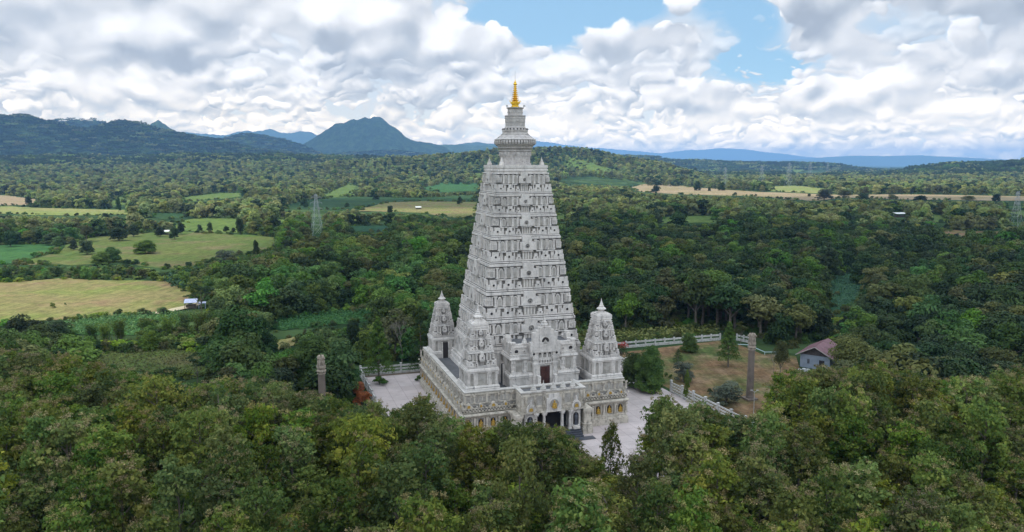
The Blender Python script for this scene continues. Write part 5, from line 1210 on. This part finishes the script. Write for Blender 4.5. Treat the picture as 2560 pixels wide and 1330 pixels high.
px_tree('olive', 2125, 965, 132, 140, 'large brownish green tree standing right of the farm building')
px_tree('bare', 2340, 900, 110, 110, 'large leafless tree among dark crowns on the far right', Hn=11.5, Rn=4.5)
px_tree('bare', 2440, 940, 120, 120, 'leafless tree at the right edge behind the teak wood', Hn=11.5, Rn=4.5)
px_tree('bare', 1117, 725, 60, 26, 'bare pale trunk standing in the wood just left of the tower', Hn=11.5, Rn=4.5)

# ---- the teak wood in front
TOP = np.array([(-300, 870), (-100, 872), (0, 878), (100, 880), (200, 890), (235, 915), (330, 930), (400, 955), (480, 972), (560, 955), (700, 958), (760, 985), (830, 1000), (900, 1025), (925, 1010), (965, 1015), (980, 1065), (995, 1020), (1045, 1004), (1100, 1030), (1150, 1058), (1200, 1072), (1300, 1072), (1350, 1070), (1400, 1078), (1440, 1092), (1480, 1122), (1500, 1165), (1512, 1150), (1545, 1180), (1556, 1215), (1588, 1200), (1602, 1090), (1612, 1020), (1660, 1000), (1700, 1012), (1725, 1045), (1745, 1005), (1800, 1030), (1860, 1050), (1900, 1025), (1935, 975), (1965, 930), (2080, 925), (2200, 915), (2300, 935), (2400, 955), (2560, 930), (2800, 930)], float)
def place_ok(px, py, tol=0): return py > np.interp(px, TOP[:, 0], TOP[:, 1]) - tol
cands = []
sp_ = 3.9
for gy in np.arange(30, 112, sp_ * .87):
    for gx in np.arange(-100, 100, sp_):
        x = gx + rng.uniform(-1.3, 1.3) + (sp_ / 2 if int(gy / sp_) % 2 else 0); y = gy + rng.uniform(-1.3, 1.3)
        if abs(math.atan2(x, y)) > R_(39): continue
        lx, ly = tl(x, y)
        if -10 < lx < 41 and ly > -9.5: continue
        h = rng.uniform(10.5, 15.5) if rng.random() > .12 else rng.uniform(15.5, 17); h = max(h, 14.5) if gy > 66 else h; ok = False
        while h > 5.5:
            good = True
            for dx in (-1.9, 0, 1.9):
                a, b_, _ = proj(x + dx, y, h * (1 if dx == 0 else .93)); good &= bool(place_ok(a, b_))
            if good: ok = True; break
            h *= .96
        if not ok: continue
        a, b_, dep = proj(x, y, h)
        if b_ > 1480 or dep < 20: continue
        if 1530 < a < 1580 and b_ < 1250 and rng.random() < .8: continue
        if -10 < lx < 41 and ly > -22 and rng.random() < .35: continue
        cands.append((dep, x, y, h, a, b_))
cands.sort()
def teak_label(a, b_):
    side = ('far left part', 'left part', 'centre part below the temple', 'right part', 'far right part')[int(np.clip(a // 520, 0, 4))]
    row = 'nearest rows' if b_ > 1200 else ('middle rows' if b_ > 1060 else 'farthest rows')
    return f'large-leaved teak tree in the front wood, {side}, {row}', f'teak trees of the front wood, {side}, {row}'
for n_, (dep, x, y, h, a, b_) in enumerate(cands[:285]):
    lb, gr = teak_label(a, b_)
    s = rng.uniform(.88, 1.2) * (.75 + .25 * h / 13)
    place('teak', x, y, (s, h / 13), lb, 'tree', gr, z=0.)
for px, py, hh, s_, lb in ((1655, 1000, 14.5, .85, 'tall leafy teak rising over the terrace right of the porch'), (1528, 1068, 11.5, .5, 'slim young teak standing alone in front of the porch steps'), (1050, 1003, 14.5, 1.0, 'leafy teak rising over the left terrace in front of the temple corner'),
                            (1745, 1003, 14., .8, 'teak overlapping the lower end of the long white fence'), (938, 1010, 13.5, .7, 'small teak in front of the orange shrubs'),
                            (1180, 1062, 14., .9, 'teak hiding the left foot of the temple front'), (1270, 1066, 14., .9, 'teak below the left half of the temple front'), (1960, 925, 14.5, 1., 'teak at the top edge of the right wood beside the farm building'), (2180, 908, 14., 1.1, 'high teak crown behind the right wood')):
    p = gp(px, py, hh); place('teak', p[0], p[1], (s_, hh / 13), lb, 'tree', z=0.)
rest_teak = cands[285:]
print('TEAK', len(cands))
p = gp(490, 1330, 11); place('teak_fine', -21.5, 54, (1.15, 1.0), 'round fine-leaved tree at the bottom edge left of centre', z=0.)
place('flowerhead', *(gp(2080, 1290, 11)[:2]), (1.0, 1.0), 'tree topped by large greyish tan flower heads at bottom right', z=0.)
place('flowerhead', *(gp(725, 1290, 11)[:2]), (.8, 1.0), 'tree with tan flower heads at the bottom beside the dark gap, left of centre', z=0.)
place('yellow', *(gp(1722, 1120, 9)[:2]), (.9, 2.0), 'lighter green large-leaved young teak sticking out right of the pavement gap', 'tree', z=0.)

# ---- mixed wood beyond the temple: individual trees near, one stuff object beyond
POLY = [[(x, y) for x, y in pl_] for _, _, pl_ in FIELDS]
NEARBLOCK = [(1040, 700), (1600, 700), (1640, 1100), (980, 1100)]
BLOCK = [  # picture areas kept free of wood: temple, terrace, lawn, huts, pylons, meadows' openings
  [(900, 905), (1080, 895), (1080, 1060), (900, 1060)],
 [(1540, 850), (1800, 835), (1880, 840), (1960, 870), (2000, 900), (2000, 1060), (1640, 1000)], [(1995, 858), (2085, 852), (2090, 925), (1995, 925)],
 [(455, 745), (520, 745), (520, 785), (455, 785)], [(780, 500), (806, 500), (806, 590), (780, 590)], [(2522, 490), (2560, 490), (2555, 560), (2525, 560)],
 [(1030, 510), (1060, 510), (1060, 526), (1030, 526)], [(2235, 530), (2268, 530), (2268, 546), (2235, 546)], [(2450, 690), (2470, 690), (2470, 706), (2450, 706)], [(660, 800), (700, 830), (690, 870), (660, 870)]]
def free(x, y, z, h, w):
    a0_, b0_, dep = proj(x, y, z); a1_, b1_, _ = proj(x, y, z + h * .95)
    wp_ = FOC * w / dep * .8; ok = True
    for fr in (0, .35, .7, 1):
        py = b0_ + (b1_ - b0_) * fr; ww = wp_ * (0, .9, 1, .5)[int(fr * 3 + .1)]
        for dx in (-ww, 0, ww):
            for P_ in POLY + BLOCK:
                if inpoly(np.array(a0_ + dx), np.array(py), P_).item(): return False
    return True
def free_v(x, y, z, h, w):
    a0_, b0_, dep = proj(x, y, z); a1_, b1_, _ = proj(x, y, z + h * .95); wp_ = FOC * w / dep * .8; bad = np.zeros(len(x), bool)
    for fr, fw in ((0, 0), (.35, .9), (.7, 1), (1, .5)):
        py = b0_ + (b1_ - b0_) * fr
        for s in (-1, 0, 1):
            if s and fw == 0: continue
            for P_ in POLY + BLOCK: bad |= inpoly(a0_ + s * wp_ * fw, py, P_)
            bad |= inpoly(a0_ + s * wp_ * fw, py, NEARBLOCK) & (dep < 128)
    return ~bad
def scatter(r0, r1, sp, jit=.45, amax=38):
    xs, ys = [], []
    for y in np.arange(0, r1, sp * .87):
        xm = y * math.tan(R_(amax)) + sp; x = np.arange(-xm, xm, sp) + (sp / 2 if int(round(y / (sp * .87))) % 2 else 0); xs.append(x); ys.append(np.full(len(x), y))
    x, y = np.concatenate(xs), np.concatenate(ys); x = x + rng.uniform(-jit, jit, len(x)) * sp; y = y + rng.uniform(-jit, jit, len(y)) * sp
    d = np.hypot(x, y); k = (d > r0) & (d < r1) & (y > 0); return x[k], y[k]
def sizes(x, y):
    n = fbm(x / 45, y / 45, 3, 21); return (4.2 + 9.5 * n) * rng.uniform(.8, 1.25, len(x))
x, y = scatter(100, 460, 5.6); h = sizes(x, y)
lx, ly = tl(x, y); k = ~((lx > -13) & (lx < 41) & (ly > -30) & (ly < 41)) & (y > 92)
a_s, b_s, _ = proj(x, y, h); 
k &= ~((np.hypot(x, y) < 112) & (b_s < np.interp(a_s, TOP[:, 0], TOP[:, 1])))
x, y, h = x[k], y[k], h[k]
# shrink trees that would cover an opening before giving up on them
okm = np.zeros(len(x), bool); z = hz(x, y)
for f_ in (1., .75, .5, .33, .2):
    t_ = ~okm; r_ = free_v(x[t_], y[t_], z[t_], h[t_] * f_, h[t_] * f_ * .42); ii = np.where(t_)[0][r_]; h[ii] *= f_; okm[ii] = True
x, y, h, z = x[okm], y[okm], h[okm], z[okm]
a_s, b_s, dep = proj(x, y, z + h * .5)
vis = (a_s > -60) & (a_s < 2620) & (b_s < 1400)
x, y, h, z, a_s, b_s, dep = (q[vis] for q in (x, y, h, z, a_s, b_s, dep))
size = h / dep; order = np.argsort(-size); sel = order[:255]; rest = order[255:]
print('MID', len(x))
def mid_label(a, b_, h):
    c = ('left edge', 'left', 'centre left', 'centre right', 'right', 'right edge')[int(np.clip(a // 427, 0, 5))]
    r_ = 'near' if b_ > 880 else ('middle' if b_ > 760 else 'far')
    sz = 'low bushy' if h < 5 else ('medium' if h < 9 else 'tall')
    return f'{sz} green tree in the {r_} belt of mixed wood, {c} of the view', f'{sz} trees in the {r_} belt of mixed wood, {c} of the view'
cn = fbm(x / 60, y / 60, 3, 77)
for i in sel:
    lb, gr = mid_label(a_s[i], b_s[i], h[i]); n = len(KIND['broad'])
    q = int(rng.integers(n))
    if a_s[i] > 1380 and rng.random() < .5: q = 3 + int(rng.integers(2))  # dark-leaved crowns favoured here to deepen the cloud-shaded right wood
    if a_s[i] < 1180 and rng.random() < .3: q = n - 1
    if 500 < a_s[i] < 1100 and 640 < b_s[i] < 830 and rng.random() < .55: place('scrub', x[i], y[i], (rng.uniform(.8, 1.2), rng.uniform(.8, 1.1)), lb.replace('green tree', 'bright bushy tree'), 'tree', gr + ', bright', z=z[i])
    elif h[i] < 5: place('bush', x[i], y[i], (h[i] / 4 * 1.0, h[i] / 4), lb, 'tree', gr, z=z[i])
    else: place('broad', x[i], y[i], (h[i] / 10 * rng.uniform(.9, 1.2), h[i] / 10), lb, 'tree', gr, i=q, z=z[i])

# stuff: points carrying instances of real crowns of the scene
def lod(m_, H, R, nl, per, leaf): 
    return broad([m_], H, R, nl, per, leaf, base=.0, flat=.8)
SRC = {}
def source(key, mesh_list):
    c = bpy.data.collections.new(key); SRC[key] = c
    for me in mesh_list: o = bpy.data.objects.new('crown', me); c.objects.link(o)
    return c
mixm = [L_broad, L_dark, L_olive, L_broad, L_broad, L_dark, L_olive, L_bright]
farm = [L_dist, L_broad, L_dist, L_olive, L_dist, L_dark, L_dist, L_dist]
source('mid', [lod(m_, 10, 4.4, 20, 70, .75) for m_ in mixm + [L_yellow]])
source('far', [lod(m_, 10, 4.8, 9, 36, 1.6) for m_ in farm])
def grove(m_):
    parts = []
    for i in range(9):
        a = i * 2.4; rr = 15 * math.sqrt((i + .4) / 9); v = lump_crown(rng.uniform(8, 12), 5.2, 5, 2.4, 26, None, base=.13, flat=.8)
        parts.append((v[0] + np.array((rr * math.cos(a), rr * math.sin(a), 0)), 0, v[2]))
    return crown_mesh('crown', parts, [m_])
source('grove', [grove(m_) for m_ in (L_broad, L_dark, L_dist, L_dark, L_broad, L_dark)])
source('low', [broad([m_], 3, 2.6, 9, 55, .5, base=0, flat=.8) for m_ in (L_broad, L_bright, L_olive, L_broad, L_yellow, L_dark)])
teaks = bpy.data.collections.new('teaks'); SRC['teak'] = teaks
for v in KIND['teak']: o = bpy.data.objects.new('crown', v[1].data); teaks.objects.link(o)
def stuff(name, label, key, x, y, z, s, idx):
    n = len(x); me = bpy.data.meshes.new(name); me.vertices.add(n); me.vertices.foreach_set('co', np.stack([x, y, z], 1).astype(np.float32).ravel())
    for nm, tp, dat in (('sc', 'FLOAT', s), ('rz', 'FLOAT', rng.uniform(0, 6.28, n)), ('pick', 'INT', idx)):
        at = me.attributes.new(nm, tp, 'POINT'); at.data.foreach_set('value', np.asarray(dat, np.int32 if tp == 'INT' else np.float32))
    o = bpy.data.objects.new(name, me); COL.objects.link(o); tag(o, label, 'wood', kind='stuff')
    ng = bpy.data.node_groups.new(name, 'GeometryNodeTree'); ng.interface.new_socket('Geometry', in_out='INPUT', socket_type='NodeSocketGeometry'); ng.interface.new_socket('Geometry', in_out='OUTPUT', socket_type='NodeSocketGeometry')
    gi, go = ng.nodes.new('NodeGroupInput'), ng.nodes.new('NodeGroupOutput'); ci = ng.nodes.new('GeometryNodeCollectionInfo'); ci.inputs['Collection'].default_value = SRC[key]; ci.inputs['Separate Children'].default_value = True; ci.inputs['Reset Children'].default_value = True
    ip = ng.nodes.new('GeometryNodeInstanceOnPoints'); ip.inputs['Pick Instance'].default_value = True
    def at_(nm, tp): q = ng.nodes.new('GeometryNodeInputNamedAttribute'); q.data_type = tp; q.inputs['Name'].default_value = nm; return q.outputs['Attribute']
    cx_ = ng.nodes.new('ShaderNodeCombineXYZ'); lk = ng.links.new
    lk(at_('rz', 'FLOAT'), cx_.inputs[2]); er = ng.nodes.new('FunctionNodeEulerToRotation'); lk(cx_.outputs[0], er.inputs[0])
    cs = ng.nodes.new('ShaderNodeCombineXYZ'); sc_ = at_('sc', 'FLOAT')
    for i in range(3): lk(sc_, cs.inputs[i])
    lk(gi.outputs[0], ip.inputs['Points']); lk(ci.outputs[0], ip.inputs['Instance']); lk(at_('pick', 'INT'), ip.inputs['Instance Index'])
    lk(er.outputs[0], ip.inputs['Rotation']); lk(cs.outputs[0], ip.inputs['Scale']); lk(ip.outputs[0], go.inputs[0])
    md = o.modifiers.new('scatter', 'NODES'); md.node_group = ng; return o
def picks(x, y, n): 
    c = fbm(x / 70, y / 70, 3, 77); return (np.clip((c - .25) * 2 * n, 0, n - 1) + rng.integers(-2, 3, len(x))).astype(int) % n
rx, ry, rz_, rh = x[rest], y[rest], z[rest], h[rest]
pk = picks(rx, ry, 8); ra_, _, _ = proj(rx, ry, rz_); pk = np.where((ra_ > 1380) & (rng.random(len(pk)) < .55), np.where(rng.random(len(pk)) < .5, 1, 5), pk); pk = np.where((ra_ > 480) & (ra_ < 1150) & (rng.random(len(pk)) < .42), np.where(rng.random(len(pk)) < .6, 7, 8), pk)  # more dark-leaved crowns on the right stand in for cloud shade
pk = np.where((ra_ < 480) & (rng.random(len(pk)) < .3), 7, pk)
stuff('mixed_wood', 'dense mixed green wood spreading round and beyond the temple', 'mid', rx, ry, rz_, rh / 10, pk)
def forest(r0, r1, sp, key, Hn, name, label, hs):
    x, y = scatter(r0, r1, sp); z = hz(x, y); h = hs * (.55 + .8 * fbm(x / 60, y / 60, 3, 31)) * rng.uniform(.75, 1.25, len(x)); ok = np.zeros(len(x), bool)
    for f_ in (1., .6, .35):
        t_ = ~ok; r_ = free_v(x[t_], y[t_], z[t_], h[t_] * f_, h[t_] * f_ * .45); ii = np.where(t_)[0][r_]; h[ii] *= f_; ok[ii] = True
    x, y, z, h = x[ok], y[ok], z[ok], h[ok]; a, b_, dep = proj(x, y, z + h); v = (a > -80) & (a < 2640); x, y, z, h = x[v], y[v], z[v], h[v]
    return stuff(name, label, key, x, y, z - .3, h / Hn, picks(x, y, len(SRC[key].objects)) if key != 'grove' else rng.integers(0, 6, len(x)))
x, y = scatter(88, 470, 3.1); h = 1.0 + 2.6 * fbm(x / 25, y / 25, 3, 50) * rng.uniform(.6, 1.3, len(x)); lx, ly = tl(x, y); a_, b_, dep = proj(x, y, h)
k = ~((lx > -11) & (lx < 41) & (ly > -24) & (ly < 39.5)) & free_v(x, y, x * 0, h, h * .6) & (a_ > -60) & (a_ < 2620) & ~((dep < 112) & (b_ < np.interp(a_, TOP[:, 0], TOP[:, 1])))
x, y, h = x[k], y[k], h[k]; print('under', len(x))
stuff('undergrowth', 'low shrubs and undergrowth between the trees and round the meadows', 'low', x, y, x * 0 - .2, h / 3, picks(x * 3, y * 3, 6))
hx, hy, hh_ = [], [], []
for _, _, pl_ in FIELDS:
    P_ = np.array([gp(a, b)[:2] for a, b in pl_])
    for i in range(len(P_)):
        p, q = P_[i], P_[(i + 1) % len(P_)]; L_ = np.linalg.norm(q - p); dd = np.hypot(*((p + q) / 2)); st = max(1.6, dd * .0045); n = int(L_ / st)
        if n < 1: continue
        u = (np.arange(n) + rng.random(n)) / n; k = vnoise(u * L_ / (dd * .03 + 1), u * 0 + i, 4) > .42; u = u[k]; w = p + (q - p) * u[:, None] + rng.normal(0, dd * .003 + .3, (len(u), 2))
        hx.append(w[:, 0]); hy.append(w[:, 1]); hh_.append(rng.uniform(.5, 1.5, len(u)) * (1 + dd / 900))
hx, hy, hh_ = map(np.concatenate, (hx, hy, hh_)); stuff('field_hedges', 'ragged bushes and weeds along the margins of the fields', 'low', hx, hy, hz(hx, hy) - .1, hh_ / 3, picks(hx * 3, hy * 3, 6))
forest(460, 1050, 8.0, 'far', 10, 'far_wood', 'wood of small round crowns between the fields of the plain', 9.5)
forest(1050, 2100, 14, 'far', 10, 'distant_wood', 'distant continuous forest on the plain and the low hills', 11.5)
forest(2100, 5200, 29, 'grove', 10, 'hill_forest', 'far forest canopy covering the foothills and mountain feet', 12)
if rest_teak:
    rt = np.array(rest_teak); stuff('teak_wood', 'remaining teak crowns at the back of the front wood', 'teak', rt[:, 1], rt[:, 2], rt[:, 1] * 0, rt[:, 3] / 13, rng.integers(0, 9, len(rt)))
# unused masters go
for L__ in KIND.values():
    for v in L__:
        if not v[3]:
            for o in (v[1], v[2], v[0]):
                if o: bpy.data.objects.remove(o)

# ---- crops: leafy rows on the bright fields, undergrowth under the woods
def scatter_poly(poly, sp, jit=.4):
    P_ = np.array([gp(a, b)[:2] for a, b in poly]); x0, y0 = P_.min(0); x1, y1 = P_.max(0)
    X, Y = np.meshgrid(np.arange(x0, x1, sp), np.arange(y0, y1, sp)); X = X.ravel() + rng.uniform(-jit, jit, X.size) * sp; Y = Y.ravel() + rng.uniform(-jit, jit, Y.size) * sp
    k = inpoly(X, Y, [tuple(q) for q in P_]); return X[k], Y[k]
def crop(name, label, poly, sp, size, m_, hgt=.5):
    X, Y = scatter_poly(poly, sp); n = len(X)
    if n > 60000: k = rng.permutation(n)[:60000]; X, Y = X[k], Y[k]; n = 60000
    Pp = np.stack([np.repeat(X, 3), np.repeat(Y, 3), hz(np.repeat(X, 3), np.repeat(Y, 3)) + .15 + rng.random(3 * n) * hgt], 1); Pp[:, :2] += rng.normal(0, size * .35, (3 * n, 2))
    me = crown_mesh(name, [(leafcloud(Pp, np.array((0, 0, 1.)) + rng.normal(0, .5, (3 * n, 3)), size * rng.uniform(.6, 1.3, 3 * n), .6), 0)], [m_]); o = bpy.data.objects.new(name, me); COL.objects.link(o); tag(o, label, 'crop', kind='stuff')
f13 = FIELDS[13][2]; f14 = FIELDS[14][2]
crop('crop_plants', 'bright green leafy crop filling the field left of the terrace trees', f13, .7, .55, L_crop, .8)
crop('crop_plants', 'bright green crop strip below the tan meadow at left', f14, .8, .6, L_crop, .8)
crop('crop_plants', 'blue-green leafy crop in the narrow field at right', FIELDS[18][2], .9, .5, L_teal, .4)
crop('tall_grass', 'yellow-green tall grass strip behind the temple on the right', FIELDS[17][2], .7, .8, L_olive, 1.0)
crop('grass', 'olive grass of the clearing at left behind the front wood', FIELDS[15][2], .8, .45, L_olive, .35)
crop('crop_plants', 'blue-green cassava patch at the right end of the tan meadow', [(412, 703), (440, 690), (500, 686), (520, 700), (510, 722), (470, 728), (425, 716)], 1.2, 1.1, L_teal, 2.2)

# ------------------------------------------------------------------ the air: one even volume round everything
hm = bpy.data.materials.new('haze'); hm.use_nodes = True; t = hm.node_tree; t.nodes.clear()
vol = t.nodes.new('ShaderNodeVolumePrincipled'); vol.inputs['Color'].default_value = (.25, .49, .88, 1); vol.inputs['Density'].default_value = 9.0e-5; vol.inputs['Anisotropy'].default_value = 0.0
ou = t.nodes.new('ShaderNodeOutputMaterial'); t.links.new(vol.outputs[0], ou.inputs['Volume'])
m_ = MB(); m_.box(-27000, 27000, -27000, 27000, -1.5, 520); hzb = m_.build('haze', [hm]); tag(hzb, 'pale blue haze of humid air over the plain and hills', 'haze', kind='stuff')
